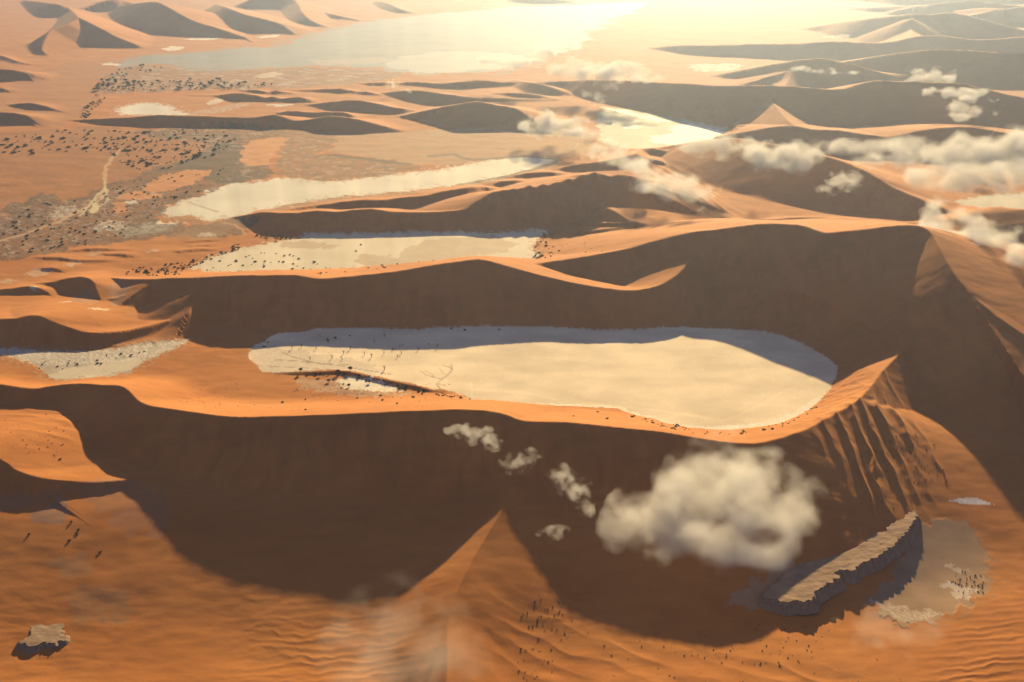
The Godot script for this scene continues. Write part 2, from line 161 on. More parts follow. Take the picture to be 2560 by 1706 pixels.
	# whiter and browner fields of the flood plain
	{"px": [1000,140, 1100,128, 1200,128, 1300,140, 1290,165, 1190,178, 1076,182, 990,175, 960,160], "colour": Color(0.32, 0.304, 0.256), "mix": 0.6, "ragged": 60.0, "wave": 200.0, "only": 6},
	{"px": [860,130, 930,118, 1060,112, 1140,120, 1050,138, 930,136], "colour": Color(0.211, 0.195, 0.164), "mix": 0.5, "ragged": 60.0, "wave": 200.0, "only": 6},
	{"px": [760,150, 900,145, 1030,148, 900,160, 780,163], "colour": Color(0.288, 0.232, 0.176), "mix": 0.5, "ragged": 50.0, "wave": 200.0, "only": 6},
	{"px": [1720,165, 1760,160, 1850,160, 1840,176, 1760,180], "colour": Color(0.48, 0.44, 0.336), "mix": 0.8, "ragged": 40.0, "wave": 120.0, "speckle": 0.5, "grain": 60.0},
	# pale veins and gravel of the hollow at the near right
	{"px": [2171,1500, 2200,1505, 2260,1520, 2340,1525, 2370,1530, 2300,1555, 2270,1555, 2230,1535], "y": -40.0, "colour": Color(0.36, 0.288, 0.2), "mix": 0.7, "ragged": 7.0, "wave": 12.0, "speckle": 0.6, "grain": 6.0},
	{"px": [2350,1463, 2375,1450, 2400,1460, 2450,1470, 2430,1488, 2390,1495, 2380,1475], "y": -40.0, "colour": Color(0.368, 0.304, 0.232), "mix": 0.8, "ragged": 6.0, "wave": 10.0, "speckle": 0.3, "grain": 6.0},
	{"px": [2365,1415, 2400,1420, 2420,1428, 2400,1432, 2370,1424], "y": -40.0, "colour": Color(0.352, 0.272, 0.192), "mix": 0.7, "ragged": 5.0, "wave": 10.0},
	{"px": [1820,1470, 1900,1440, 1980,1400, 2010,1420, 1950,1490, 1880,1500, 1830,1490], "y": -26.0, "colour": Color(0.234, 0.164, 0.109), "mix": 0.7, "ragged": 8.0, "wave": 20.0},
	# pale clay layer cropping out of the shaded slope
	{"px": [2377,1229, 2400,1224, 2431,1219, 2451,1220, 2475,1226, 2497,1231, 2455,1233, 2415,1233], "y": -2.0, "colour": Color(0.42, 0.38, 0.33), "mix": 0.95, "ragged": 0.5, "wave": 10.0},
	# grey hollows near left, some with dune shade painted in
	{"px": [85,1345, 170,1300, 190,1330, 170,1362, 95,1360], "y": -40.0, "colour": Color(0.187, 0.113, 0.0702), "mix": 0.75, "ragged": 5.0, "wave": 20.0},
	{"px": [210,1250, 300,1225, 420,1260, 440,1310, 400,1350, 300,1340, 250,1300], "y": -18.0, "colour": Color(0.17, 0.105, 0.075), "mix": 0.35, "ragged": 12.0, "wave": 40.0},
	{"px": [0,1262, 120,1262, 210,1246, 200,1252, 110,1280, 0,1300, -60,1305, -60,1262], "y": -16.0, "colour": Color(0.17, 0.105, 0.075), "mix": 0.35, "ragged": 5.0, "wave": 20.0},  # shade cast beyond the dune foot, put into the colour
	{"px": [170,1500, 260,1480, 330,1510, 340,1560, 260,1570, 190,1560], "y": -40.0, "colour": Color(0.195, 0.117, 0.0585), "mix": 0.5, "ragged": 10.0, "wave": 30.0, "speckle": 0.4, "grain": 18.0},
	{"px": [130,1430, 220,1425, 260,1450, 200,1475, 140,1460], "y": -40.0, "colour": Color(0.203, 0.117, 0.0585), "mix": 0.5, "ragged": 10.0, "wave": 30.0},
]
# thin marks drawn by water: [colour, width in metres, [u, v, ...]]
const MARKS := [
	[Color(0.2, 0.145, 0.09), 1.8, [1100,978, 1092,962, 1104,950, 1118,940, 1130,925, 1128,912]],
	[Color(0.2, 0.145, 0.09), 1.4, [1104,950, 1085,946, 1066,940, 1052,930]],
	[Color(0.2, 0.145, 0.09), 1.4, [1092,962, 1112,966, 1128,962]],
	[Color(0.22, 0.16, 0.1), 1.1, [1118,940, 1106,932, 1098,922]],
	[Color(0.22, 0.16, 0.1), 1.1, [1085,946, 1078,936, 1060,928]],
	[Color(0.22, 0.16, 0.1), 1.1, [1092,962, 1078,962, 1066,966]],
	[Color(0.2, 0.145, 0.09), 1.5, [1130,925, 1122,918, 1108,914]],
	[Color(0.22, 0.16, 0.1), 1.4, [640,915, 700,918, 760,922, 830,928]],
	[Color(0.156, 0.109, 0.0702), 1.6, [690,900, 760,905, 850,918, 930,932, 980,940]],
	[Color(0.156, 0.109, 0.0702), 1.6, [700,880, 740,895, 800,912, 870,915]],
	[Color(0.28, 0.216, 0.152), 6.0, [472,505, 510,520, 545,530]],
	[Color(0.336, 0.208, 0.104), 8.0, [0,602, 60,585, 110,568, 160,548, 210,522, 250,490, 262,470]],
	[Color(0.352, 0.304, 0.176), 5.0, [200,540, 225,510, 240,490, 262,472, 262,450]],
	[Color(0.352, 0.304, 0.176), 5.0, [232,510, 255,495, 268,480, 262,470]],
	[Color(0.352, 0.304, 0.176), 5.0, [240,520, 262,508, 270,495]],
	[Color(0.336, 0.208, 0.112), 9.0, [262,450, 262,420, 280,395, 300,375]],
	[Color(0.304, 0.16, 0.072), 5.0, [612,588, 606,575, 585,562, 560,558]],
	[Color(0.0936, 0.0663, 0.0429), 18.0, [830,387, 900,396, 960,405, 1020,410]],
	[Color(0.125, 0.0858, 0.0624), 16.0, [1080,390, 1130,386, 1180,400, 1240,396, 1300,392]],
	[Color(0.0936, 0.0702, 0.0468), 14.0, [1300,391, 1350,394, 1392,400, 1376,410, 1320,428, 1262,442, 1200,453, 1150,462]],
]


var row_z := PackedFloat32Array()
var row_half := PackedFloat32Array()
var rows := 0
var height := PackedFloat32Array()
var tint := PackedColorArray()
var pan_of := PackedByteArray()
var rng := RandomNumberGenerator.new()
var soft := FastNoiseLite.new()
var fine := FastNoiseLite.new()
var used := {}


func _ready() -> void:
	set_camera_and_light()
	prepare()
	raise_dunes()
	lay_pans()
	cut_bank()
	add_relief()
	colour_ground()
	build_ground()
	make_clouds()
	make_plants()
	make_rocks()


func set_camera_and_light() -> void:
	var camera := Camera3D.new()
	camera.name = "camera"
	camera.fov = rad_to_deg(2.0 * atan(853.0 / FOCAL))
	camera.position = Vector3(0, CAM_HEIGHT, 0)
	camera.rotation_degrees.x = -PITCH
	camera.near = 1.0
	camera.far = 80000.0
	add_child(camera)
	var sun := DirectionalLight3D.new()
	sun.name = "sun"
	sun.light_energy = 1.6
	sun.light_color = Color(1.0, 0.89, 0.66)
	sun.light_angular_distance = 0.6
	sun.shadow_enabled = true
	sun.directional_shadow_max_distance = 12000.0
	sun.rotation_degrees = Vector3(-SUN_ELEVATION, 180.0 - SUN_AZIMUTH, 0)
	add_child(sun)
	var sky_material := ProceduralSkyMaterial.new()
	sky_material.sky_top_color = Color(0.38, 0.42, 0.59)
	sky_material.sky_horizon_color = Color(0.60, 0.57, 0.60)
	sky_material.sky_curve = 0.12
	sky_material.ground_bottom_color = Color(0.35, 0.25, 0.18)
	sky_material.ground_horizon_color = Color(0.72, 0.66, 0.6)
	sky_material.sun_angle_max = 50.0
	sky_material.sun_curve = 0.08
	var sky := Sky.new()
	sky.sky_material = sky_material
	var e := Environment.new()
	e.background_mode = Environment.BG_SKY
	e.sky = sky
	e.background_energy_multiplier = 0.54
	e.tonemap_mode = Environment.TONE_MAPPER_LINEAR
	e.tonemap_exposure = 3.5
	e.sdfgi_enabled = true
	e.ssao_enabled = true
	e.ssil_enabled = true
	e.volumetric_fog_enabled = true
	e.volumetric_fog_density = 0.000035
	e.volumetric_fog_albedo = Color(0.76, 0.85, 1.0)
	e.volumetric_fog_anisotropy = 0.79
	var around := WorldEnvironment.new()
	around.name = "air"
	around.environment = e
	add_child(around)


# a pixel of the photograph (2560 x 1706) as the point at height y that it looks at
func at(u: float, v: float, y := 0.0) -> Vector3:
	var p := deg_to_rad(PITCH)
	var up := 853.0 - v
	var dy := -sin(p) * FOCAL + cos(p) * up
	var dz := -cos(p) * FOCAL - sin(p) * up
	var t := (y - CAM_HEIGHT) / dy
	return Vector3((u - 1280.0) * t, y, dz * t)


func floor_at(z: float, x := 0.0) -> float:
	var k := 130.0 * smoothstep(150.0, 400.0, x)
	return -42.0 * smoothstep(-1000.0 - k, -700.0 - k, z)


func prepare() -> void:
	rng.seed = 7
	soft.seed = 3
	soft.frequency = 1.0
	soft.fractal_octaves = 3
	fine.seed = 11
	fine.frequency = 1.0
	fine.fractal_octaves = 4
	var d := 560.0
	while d < 9000.0:
		row_z.append(-d)
		d += 1.4 * pow(d / 650.0, 1.28)
	var step := 40.0
	while d < 40000.0:
		row_z.append(-d)
		d += step
		step *= 1.1
	rows = row_z.size()
	row_half.resize(rows)
	for i in rows:
		row_half[i] = 0.633 * -row_z[i] + 225.0
	height.resize(rows * COLUMNS)
	tint.resize(rows * COLUMNS)
	pan_of.resize(rows * COLUMNS)
	for i in rows:
		for j in COLUMNS:
			height[i * COLUMNS + j] = floor_at(row_z[i], x_of(i, j))


func x_of(i: int, j: int) -> float:
	return (2.0 * j / (COLUMNS - 1.0) - 1.0) * row_half[i]


func row_at(z: float) -> int:
	# rows run away from the camera: row_z falls
	var lo := 0
	var hi := rows - 1
	while lo < hi:
		var m := (lo + hi) / 2
		if row_z[m] > z:
			lo = m + 1
		else:
			hi = m
	return lo


func column_at(i: int, x: float) -> int:
	return clampi(int((x / row_half[i] + 1.0) * 0.5 * (COLUMNS - 1.0)), 0, COLUMNS - 1)


func ground_at(x: float, z: float) -> float:
	var i := clampi(row_at(z), 1, rows - 1)
	var t := clampf((z - row_z[i]) / (row_z[i - 1] - row_z[i]), 0.0, 1.0)
	var out := [0.0, 0.0]
	for k in 2:
		var r := i - k
		var c := clampf((x / row_half[r] + 1.0) * 0.5 * (COLUMNS - 1.0), 0.0, COLUMNS - 1.001)
		var j := int(c)
		out[k] = lerpf(height[r * COLUMNS + j], height[r * COLUMNS + j + 1], c - j)
	return lerpf(out[0], out[1], t)


# a crest line as a smooth run of points
func smooth_line(flat: Array) -> PackedVector3Array:
	var p := PackedVector3Array()
	for k in range(0, flat.size(), 3):
		p.append(at(flat[k], flat[k + 1], flat[k + 2]))
	var line := PackedVector3Array()
	for k in p.size() - 1:
		var a := p[maxi(k - 1, 0)]
		var b := p[k]
		var c := p[k + 1]
		var e := p[mini(k + 2, p.size() - 1)]
		var n := clampi(int(b.distance_to(c) / maxf(8.0, -b.z * 0.008)), 1, 12)
		for s in n:
			line.append(b.cubic_interpolate(c, a, e, float(s) / n))
	line.append(p[p.size() - 1])
	return line


func raise_dunes() -> void:
	# bands of rows are worked out side by side
	var bands := 24
	var found := []
	found.resize(bands)
	var lines := []
	for c in CRESTS:
		lines.append(smooth_line(c[3]))
	var lock := Mutex.new()
	var work := func(n: int) -> void:
		var i0 := n * rows / bands
		var i1 := (n + 1) * rows / bands
		var band := height.slice(i0 * COLUMNS, i1 * COLUMNS)
		var under := height.slice(i0 * COLUMNS, i1 * COLUMNS)
		for k in CRESTS.size():
			stamp(band, under, i0, i1, lines[k], CRESTS[k][0], CRESTS[k][1], CRESTS[k][2], 9.0)
		lock.lock()
		found[n] = band
		lock.unlock()
	WorkerThreadPool.wait_for_group_task_completion(WorkerThreadPool.add_group_task(work, bands))
	height = PackedFloat32Array()
	for band in found:
		height.append_array(band)


func lean(rise: float, slope: float) -> float:
	var g := clampf(rise, -0.9 * slope, 0.9 * slope)
	return g / sqrt(slope * slope - g * g)


# the ground on both sides of a crest: at each point the highest of all cones along the crest
func stamp(band: PackedFloat32Array, under: PackedFloat32Array, top: int, bottom: int, line: PackedVector3Array, right: float, left: float, foot_right: float, foot_left: float) -> void:
	var last := line.size() - 2
	var rises := PackedFloat32Array()
	var turns := PackedFloat32Array()
	for k in last + 1:
		var u := Vector2(line[k + 1].x - line[k].x, line[k + 1].z - line[k].z)
		var w := u
		if k < last:
			w = Vector2(line[k + 2].x - line[k + 1].x, line[k + 2].z - line[k + 1].z)
		turns.append(tan(minf(absf(u.angle_to(w)), 1.2)))
		rises.append((line[k + 1].y - line[k].y) / maxf(0.01, Vector2(line[k + 1].x - line[k].x, line[k + 1].z - line[k].z).length()))
	for k in last + 1:
		var a := line[k]
		var b := line[k + 1]
		var run := Vector2(b.x - a.x, b.z - a.z)
		var length := run.length()
		if length < 0.01:
			continue
		var tx := run.x / length
		var tz := run.y / length
		var rise := rises[k]
		var high := maxf(a.y, b.y) - minf(floor_at(maxf(a.z, b.z) + 200.0, maxf(a.x, b.x)), 0.0) + maxf(foot_right, 9.0)
		for side in 2:
			var slope := right if side == 0 else left
			var soft_foot := foot_right if side == 0 else foot_left
			var sign_of := 1.0 if side == 0 else -1.0
			var shift := lean(rise, slope)
			var steep := absf(rise) > 0.88 * slope
			var before := 0.3 + (turns[k - 1] if k > 0 else 0.0) + absf(shift - lean(rises[maxi(k - 1, 0)], slope))
			var after := 0.3 + turns[k] + absf(shift - lean(rises[mini(k + 1, last)], slope))
			if k == 0:
				before = 50.0
			if k == last:
				after = 50.0
			var r := high / slope * sqrt(1.0 + shift * shift)
			var s0 := -(shift + minf(before, 1.0 + absf(shift))) * r
			var s1 := length + (minf(after, 1.0 + absf(shift)) - shift) * r
			var ox := -tz * sign_of * r
			var oz := tx * sign_of * r
			var round_end := high / minf(left, right)
			var back := round_end if k == 0 or steep else 0.0
			var fore := round_end if k == last or steep else 0.0
			var xs := [a.x - tx * back, b.x + tx * fore, a.x + ox + tx * s0, a.x + ox + tx * s1]
			var zs := [a.z - tz * back, b.z + tz * fore, a.z + oz + tz * s0, a.z + oz + tz * s1]
			var x0: float = xs.min() - 4.0
			var x1: float = xs.max() + 4.0
			var i0 := maxi(row_at(zs.max() + 4.0), top)
			var i1 := mini(row_at(zs.min() - 4.0) + 1, bottom)
			for i in range(i0, i1):
				var pz := row_z[i] - a.z
				var j0 := column_at(i, x0)
				var j1 := column_at(i, x1)
				var dx := 2.0 * row_half[i] / (COLUMNS - 1.0)
				var px := x_of(i, j0) - a.x - dx
				var n := (i - top) * COLUMNS + j0 - 1
				for j in range(j0, j1 + 1):
					px += dx
					n += 1
					var d := (pz * tx - px * tz) * sign_of
					if d < 0.0 or d > r:
						continue
					var f := under[n]
					var along := px * tx + pz * tz + d * shift
					if steep:
						along = length if rise > 0.0 else 0.0
					elif along < 0.0:
						if -along > before * d + 0.5:
							continue
						along = 0.0
					elif along > length:
						if along - length > after * d + 0.5:
							continue
						along = length
					var ex := px - tx * along
					var ez := pz - tz * along
					var away := sqrt(ex * ex + ez * ez)
					var fall := slope
					if k == 0 and along == 0.0 or k == last and along == length:
						fall = lerpf(0.5 * (left + right), slope, d / maxf(away, 0.01))
					var h := a.y + rise * along - fall * away - f
					if h < -soft_foot:
						continue
					if h < soft_foot:
						h = (h + soft_foot) * (h + soft_foot) / (4.0 * soft_foot)
					h += f
					if h > band[n]:
						band[n] = h


func outline(flat: Array, y := 0.0) -> PackedVector2Array:
	var p := PackedVector2Array()
	for k in range(0, flat.size(), 2):
		var w := at(flat[k], flat[k + 1], y)
		p.append(Vector2(w.x, w.z))
	return p


func lay_pans() -> void:
	for k in PANS.size():
		var pan: Dictionary = PANS[k]
		var shape := outline(pan.px, pan.get("y", 0.0))
		var box := Rect2(shape[0], Vector2.ZERO)
		for p in shape:
			box = box.expand(p)
		var ragged: float = 2.2 * pan.get("ragged", 5.0)
		var wave: float = pan.get("wave", 40.0)
		var bank := 70.0 if pan.get("flat", true) else 0.0
		box = box.grow(ragged + bank)
		for i in range(row_at(box.end.y), row_at(box.position.y) + 1):
			for j in range(column_at(i, box.position.x), column_at(i, box.end.x) + 1):
				var x := x_of(i, j)
				var z := row_z[i]
				var q := Vector2(x + ragged * fine.get_noise_2d(x / wave, z / wave), z + ragged * fine.get_noise_2d(x / wave + 71.0, z / wave))
				if Geometry2D.is_point_in_polygon(q, shape):
					var n := i * COLUMNS + j
					pan_of[n] = k + 1
					if pan.get("flat", true):
						height[n] = minf(height[n], floor_at(z, x) + 0.3)
				elif bank > 0.0:
					# sand beside a pan lies no steeper than it can
					var n := i * COLUMNS + j
					if height[n] > floor_at(z, x) + 0.5:
						var near := bank
						for s in shape.size():
							near = minf(near, q.distance_to(Geometry2D.get_closest_point_to_segment(q, shape[s], shape[(s + 1) % shape.size()])))
						if near < bank:
							height[n] = minf(height[n], floor_at(z, x) + 0.3 + near * 0.66)


# the pan ends in a low clay bank above the orange strip
func cut_bank() -> void:
	var line := smooth_line([690,934,0.4, 749,932,2.2, 838,929,3.2, 883,934,3.4, 942,947,3.6, 987,956,3.6, 1040,967,3.4, 1076,977,3.0, 1106,980,2.6, 1156,992,1.4, 1180,1003,0.3])
	var box := Rect2(line[0].x, line[0].z, 0.0, 0.0)
	for p in line:
		box = box.expand(Vector2(p.x, p.z))
	var raised := height.duplicate()
	stamp(raised, height, 0, rows, line, 0.9, 0.045, 0.3, 1.0)
	for i in range(row_at(box.end.y + 6.0), row_at(box.position.y - 70.0)):
		for j in range(column_at(i, box.position.x), column_at(i, box.end.x)):
			height[i * COLUMNS + j] = raised[i * COLUMNS + j]


func inside_soft(p: Vector2, shape: PackedVector2Array, reach: float) -> float:
	if not Geometry2D.is_point_in_polygon(p, shape):
		return 0.0
	var best := reach
	for k in shape.size():
		var q := Geometry2D.get_closest_point_to_segment(p, shape[k], shape[(k + 1) % shape.size()])
		best = minf(best, p.distance_to(q))
	return best / reach


func box_of(shape: PackedVector2Array, grown: float) -> Rect2:
	var box := Rect2(shape[0], Vector2.ZERO)
	for p in shape:
		box = box.expand(p)
	return box.grow(grown)


func add_relief() -> void:
	for i in rows:
		var z := row_z[i]
		for j in COLUMNS:
			var n := i * COLUMNS + j
			if pan_of[n]:
				continue
			var x := x_of(i, j)
			var wild := 0.5 + 0.5 * soft.get_noise_2d(x / 400.0 + 31.0, z / 300.0)
			height[n] += 1.3 * soft.get_noise_2d(x / 150.0, z / 90.0)
			if z > -2400.0:
				height[n] += wild * 0.45 * fine.get_noise_2d((x + 0.4 * z) / 40.0, z / 13.0)
			# avalanche streaks down the steep lee faces
			if i > 0 and z > -2300.0 and absf(height[n] - height[n - COLUMNS]) > 0.42 * (row_z[i - 1] - z):
				height[n] += 0.4 * fine.get_noise_2d((x + 14.0 * soft.get_noise_2d(x / 90.0, z / 90.0)) / 19.0, z / 110.0)
	# flutes down the lee of the rim
	furrow([1975,1090, 2120,1020, 2200,962, 2330,1085, 2400,1170, 2340,1262, 2250,1292, 2150,1325, 2090,1290, 2040,1200], 0.0, Vector2(2050, 1080), Vector2(2185, 1290), 25.0, 4.6, 60.0, 12.0)
	# wind ripples
	furrow([2330,1560, 2450,1500, 2600,1380, 2700,1800, 2250,1800, 2280,1640], -40.0, Vector2(2300, 1640), Vector2(2560, 1612), 9.5, 0.85, 70.0, 5.0)
	furrow([1200,1480, 1450,1520, 1700,1600, 2150,1600, 2250,1800, 1150,1800], -40.0, Vector2(1300, 1560), Vector2(1700, 1690), 24.0, 0.7, 60.0, 12.0)
	furrow([600,1520, 1050,1520, 1090,1800, 500,1800], -40.0, Vector2(600, 1600), Vector2(1000, 1585), 11.0, 0.5, 60.0, 9.0)
	furrow([0,985, 230,985, 240,1080, 190,1130, 100,1160, 0,1110], -6.0, Vector2(0, 1040), Vector2(200, 1060), 26.0, 1.6, 40.0, 14.0)
	furrow([1230,500, 1500,470, 1520,530, 1480,570, 1300,575], 20.0, Vector2(1280, 480), Vector2(1420, 560), 34.0, 4.0, 70.0, 12.0)
	furrow([1590,400, 1700,390, 1760,430, 1900,520, 1700,540, 1650,500], 20.0, Vector2(1600, 400), Vector2(1800, 500), 30.0, 2.6, 70.0, 10.0)


func carve(px: Array, y: float, level: float, fade: float) -> void:
	var shape := outline(px, y)
	var box := box_of(shape, 0.0)
	for i in range(row_at(box.end.y), row_at(box.position.y) + 1):
		for j in range(column_at(i, box.position.x), column_at(i, box.end.x) + 1):
			var share := inside_soft(Vector2(x_of(i, j), row_z[i]), shape, fade)
			if share > 0.0:
				var n := i * COLUMNS + j
				height[n] = lerpf(height[n], minf(height[n], level + 1.2 * soft.get_noise_2d(x_of(i, j) / 60.0, row_z[i] / 60.0)), smoothstep(0.0, 1.0, share))


# long parallel swells inside an outline, along the line from one pixel to another
func furrow(px: Array, y: float, from: Vector2, to: Vector2, wave: float, high: float, fade: float, wander: float) -> void:
	var shape := outline(px, y)
	var box := box_of(shape, 0.0)
	var a := at(from.x, from.y, y)
	var b := at(to.x, to.y, y)
	var run := Vector2(b.x - a.x, b.z - a.z).normalized()
	for i in range(row_at(box.end.y), row_at(box.position.y) + 1):
		for j in range(column_at(i, box.position.x), column_at(i, box.end.x) + 1):
			var n := i * COLUMNS + j
			if pan_of[n]:
				continue
			var p := Vector2(x_of(i, j), row_z[i])
			var share := inside_soft(p, shape, fade)
			if share <= 0.0:
				continue
			var along := p.dot(run)
			var across := p.x * -run.y + p.y * run.x
			across += wander * soft.get_noise_2d(along / (wave * 5.0), across / (wave * 3.0))
			var size := 0.8 + 0.7 * soft.get_noise_2d(along / (wave * 9.0) + 50.0, across / (wave * 3.0))
			across += 0.14 * wave * fine.get_noise_2d(along / (wave * 3.0), across / (wave * 2.0))
			var s := sin(across / wave * PI)
			height[n] += share * high * clampf(size, 0.1, 1.3) * (1.0 - absf(s)) * 1.2


func colour_ground() -> void:
	for i in rows:
		var z := row_z[i]
		for j in COLUMNS:
			var n := i * COLUMNS + j
			var x := x_of(i, j)
			var a := soft.get_noise_2d(x / 260.0 + 9.0, z / 170.0)
			var b := fine.get_noise_2d((x + 0.3 * z) / 55.0, z / 20.0)
			var lift := 1.0 + 0.12 * a + 0.10 * b + 0.06 * (rng.randf() - 0.5)
			if i > 0 and z > -2600.0 and absf(height[n] - height[n - COLUMNS]) > 0.42 * (row_z[i - 1] - z):
				lift *= 1.0 + 0.16 * fine.get_noise_2d((x + 20.0 * soft.get_noise_2d(x / 90.0, z / 90.0)) / 26.0, z / 120.0)
			tint[n] = Color(0.28 * lift, (0.106 + 0.008 * a) * lift, (0.028 + 0.003 * a) * lift)
			var p := pan_of[n]
			if p:
				var c: Color = PANS[p - 1].colour
				var far := maxf(1.0, -z / 1500.0)
				lift = 1.0 + 0.22 * fine.get_noise_2d(x / (70.0 * far), z / (28.0 * far)) + 0.10 * a
				if p == 1:
					lift = 1.0 + 0.20 * fine.get_noise_2d(x / 120.0, z / 60.0) + 0.10 * a
					# flakes of white clay
					if fine.get_noise_2d(x / 7.0 + 5.0, z / 5.0) > 0.5:
						lift *= 1.16
				tint[n] = Color(c.r * lift, c.g * lift, c.b * lift)
	# broken margins: clay showing through the sand round each pan
	for k in PANS.size():
		var pan: Dictionary = PANS[k]
		var shape := outline(pan.px, pan.get("y", 0.0))
		var reach: float = pan.get("margin", 3.0 * pan.get("ragged", 5.0) + 6.0)
		var wave: float = 0.5 * pan.get("wave", 40.0)
		var box := box_of(shape, reach)
		var c: Color = pan.colour
		for i in range(row_at(box.end.y), row_at(box.position.y) + 1):
			var z := row_z[i]
			for j in range(column_at(i, box.position.x), column_at(i, box.end.x) + 1):
				var n := i * COLUMNS + j
				var x := x_of(i, j)
				var q := Vector2(x + 1.7 * reach * fine.get_noise_2d(x / wave + 19.0, z / wave), z + 1.7 * reach * fine.get_noise_2d(x / wave, z / wave + 55.0))
				var inside := Geometry2D.is_point_in_polygon(q, shape)
				if inside and pan_of[n] == 0 and height[n] < floor_at(z, x) + 2.0:
					tint[n] = tint[n].lerp(c, 0.5)
				elif not inside and pan_of[n] == k + 1:
					tint[n] = tint[n].lerp(Color(0.24, 0.125, 0.055), 0.4)
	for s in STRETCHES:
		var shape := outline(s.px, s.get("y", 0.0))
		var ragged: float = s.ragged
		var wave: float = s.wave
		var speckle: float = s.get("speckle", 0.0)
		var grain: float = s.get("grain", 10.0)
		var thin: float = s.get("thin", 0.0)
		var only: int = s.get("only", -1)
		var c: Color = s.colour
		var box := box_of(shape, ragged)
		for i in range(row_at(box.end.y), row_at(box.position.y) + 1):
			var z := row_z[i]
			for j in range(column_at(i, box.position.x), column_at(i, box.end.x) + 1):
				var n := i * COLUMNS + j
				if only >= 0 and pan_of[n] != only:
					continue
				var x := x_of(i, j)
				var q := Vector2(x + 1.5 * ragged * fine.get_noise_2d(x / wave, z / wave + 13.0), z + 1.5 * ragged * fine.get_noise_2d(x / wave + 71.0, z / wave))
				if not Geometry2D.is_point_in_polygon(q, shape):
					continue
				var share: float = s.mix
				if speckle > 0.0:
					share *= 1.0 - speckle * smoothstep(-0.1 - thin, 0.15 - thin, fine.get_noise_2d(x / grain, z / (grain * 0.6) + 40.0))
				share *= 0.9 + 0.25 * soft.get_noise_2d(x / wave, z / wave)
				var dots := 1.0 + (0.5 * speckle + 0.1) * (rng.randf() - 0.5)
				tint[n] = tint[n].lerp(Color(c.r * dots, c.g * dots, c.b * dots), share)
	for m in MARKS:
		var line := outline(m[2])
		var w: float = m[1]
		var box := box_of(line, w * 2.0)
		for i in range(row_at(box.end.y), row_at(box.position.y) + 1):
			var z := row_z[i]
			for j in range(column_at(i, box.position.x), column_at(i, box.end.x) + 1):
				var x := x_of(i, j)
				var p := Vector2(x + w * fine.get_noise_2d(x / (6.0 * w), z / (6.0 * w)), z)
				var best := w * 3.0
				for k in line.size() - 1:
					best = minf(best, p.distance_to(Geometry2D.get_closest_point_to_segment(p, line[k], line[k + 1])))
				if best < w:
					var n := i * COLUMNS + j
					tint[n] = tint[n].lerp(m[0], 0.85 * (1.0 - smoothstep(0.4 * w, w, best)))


func build_ground() -> void:
	var normals := PackedVector3Array()
	normals.resize(rows * COLUMNS)
	var points := PackedVector3Array()
	points.resize(rows * COLUMNS)
	for i in rows:
		var z := row_z[i]
		for j in COLUMNS:
			points[i * COLUMNS + j] = Vector3(x_of(i, j), height[i * COLUMNS + j], z)
	for i in rows:
		for j in COLUMNS:
			var n := i * COLUMNS + j
			var across := points[n + 1 if j < COLUMNS - 1 else n] - points[n - 1 if j > 0 else n]
			var back := points[n + COLUMNS if i < rows - 1 else n] - points[n - COLUMNS if i > 0 else n]
			normals[n] = across.cross(back).normalized()
	var lists := []
	for k in PANS.size() + 1:
		lists.append(PackedInt32Array())
	for i in rows - 1:
		for j in COLUMNS - 1:
			var n := i * COLUMNS + j
			var list: PackedInt32Array = lists[pan_of[n]]
			# front faces run clockwise seen from above
			list.append(n)
			list.append(n + COLUMNS)
			list.append(n + 1)
			list.append(n + 1)
			list.append(n + COLUMNS)
			list.append(n + COLUMNS + 1)
			lists[pan_of[n]] = list
	var sand := ground_material(0.95)
	var clay := ground_material(0.85)
	for k in lists.size():
		var list: PackedInt32Array = lists[k]
		if list.is_empty():
			continue
		var arrays := []
		arrays.resize(Mesh.ARRAY_MAX)
		if k == 0:
			arrays[Mesh.ARRAY_VERTEX] = points
			arrays[Mesh.ARRAY_NORMAL] = normals
			arrays[Mesh.ARRAY_COLOR] = tint
			arrays[Mesh.ARRAY_INDEX] = list
		else:
			var place := {}
			var v := PackedVector3Array()
			var nn := PackedVector3Array()
			var cc := PackedColorArray()
			var own := PackedInt32Array()
			for n in list:
				if not place.has(n):
					place[n] = v.size()
					v.append(points[n])
					nn.append(normals[n])
					cc.append(tint[n])
				own.append(place[n])
			arrays[Mesh.ARRAY_VERTEX] = v
			arrays[Mesh.ARRAY_NORMAL] = nn
			arrays[Mesh.ARRAY_COLOR] = cc
			arrays[Mesh.ARRAY_INDEX] = own
		var mesh := ArrayMesh.new()
		mesh.add_surface_from_arrays(Mesh.PRIMITIVE_TRIANGLES, arrays)
		mesh.surface_set_material(0, sand if k == 0 else clay)
		var o := MeshInstance3D.new()
		o.mesh = mesh
		o.name = "sand_dunes" if k == 0 else numbered(PANS[k - 1].name)
		o.set_meta("kind", "structure")
		o.set_meta("label", "rolling orange sand dunes with knife-edged crests round the clay pans" if k == 0 else PANS[k - 1].label)
		add_child(o)


func ground_material(rough: float) -> StandardMaterial3D:
	var m := StandardMaterial3D.new()
	m.vertex_color_use_as_albedo = true
	m.albedo_color = Color(0.88, 0.88, 0.88).linear_to_srgb()
	m.roughness = rough
	m.metallic_specular = 0.2
	return m


func numbered(called: String) -> String:
	used[called] = used.get(called, -1) + 1
	return called if used[called] == 0 else "%s_%03d" % [called, used[called]]


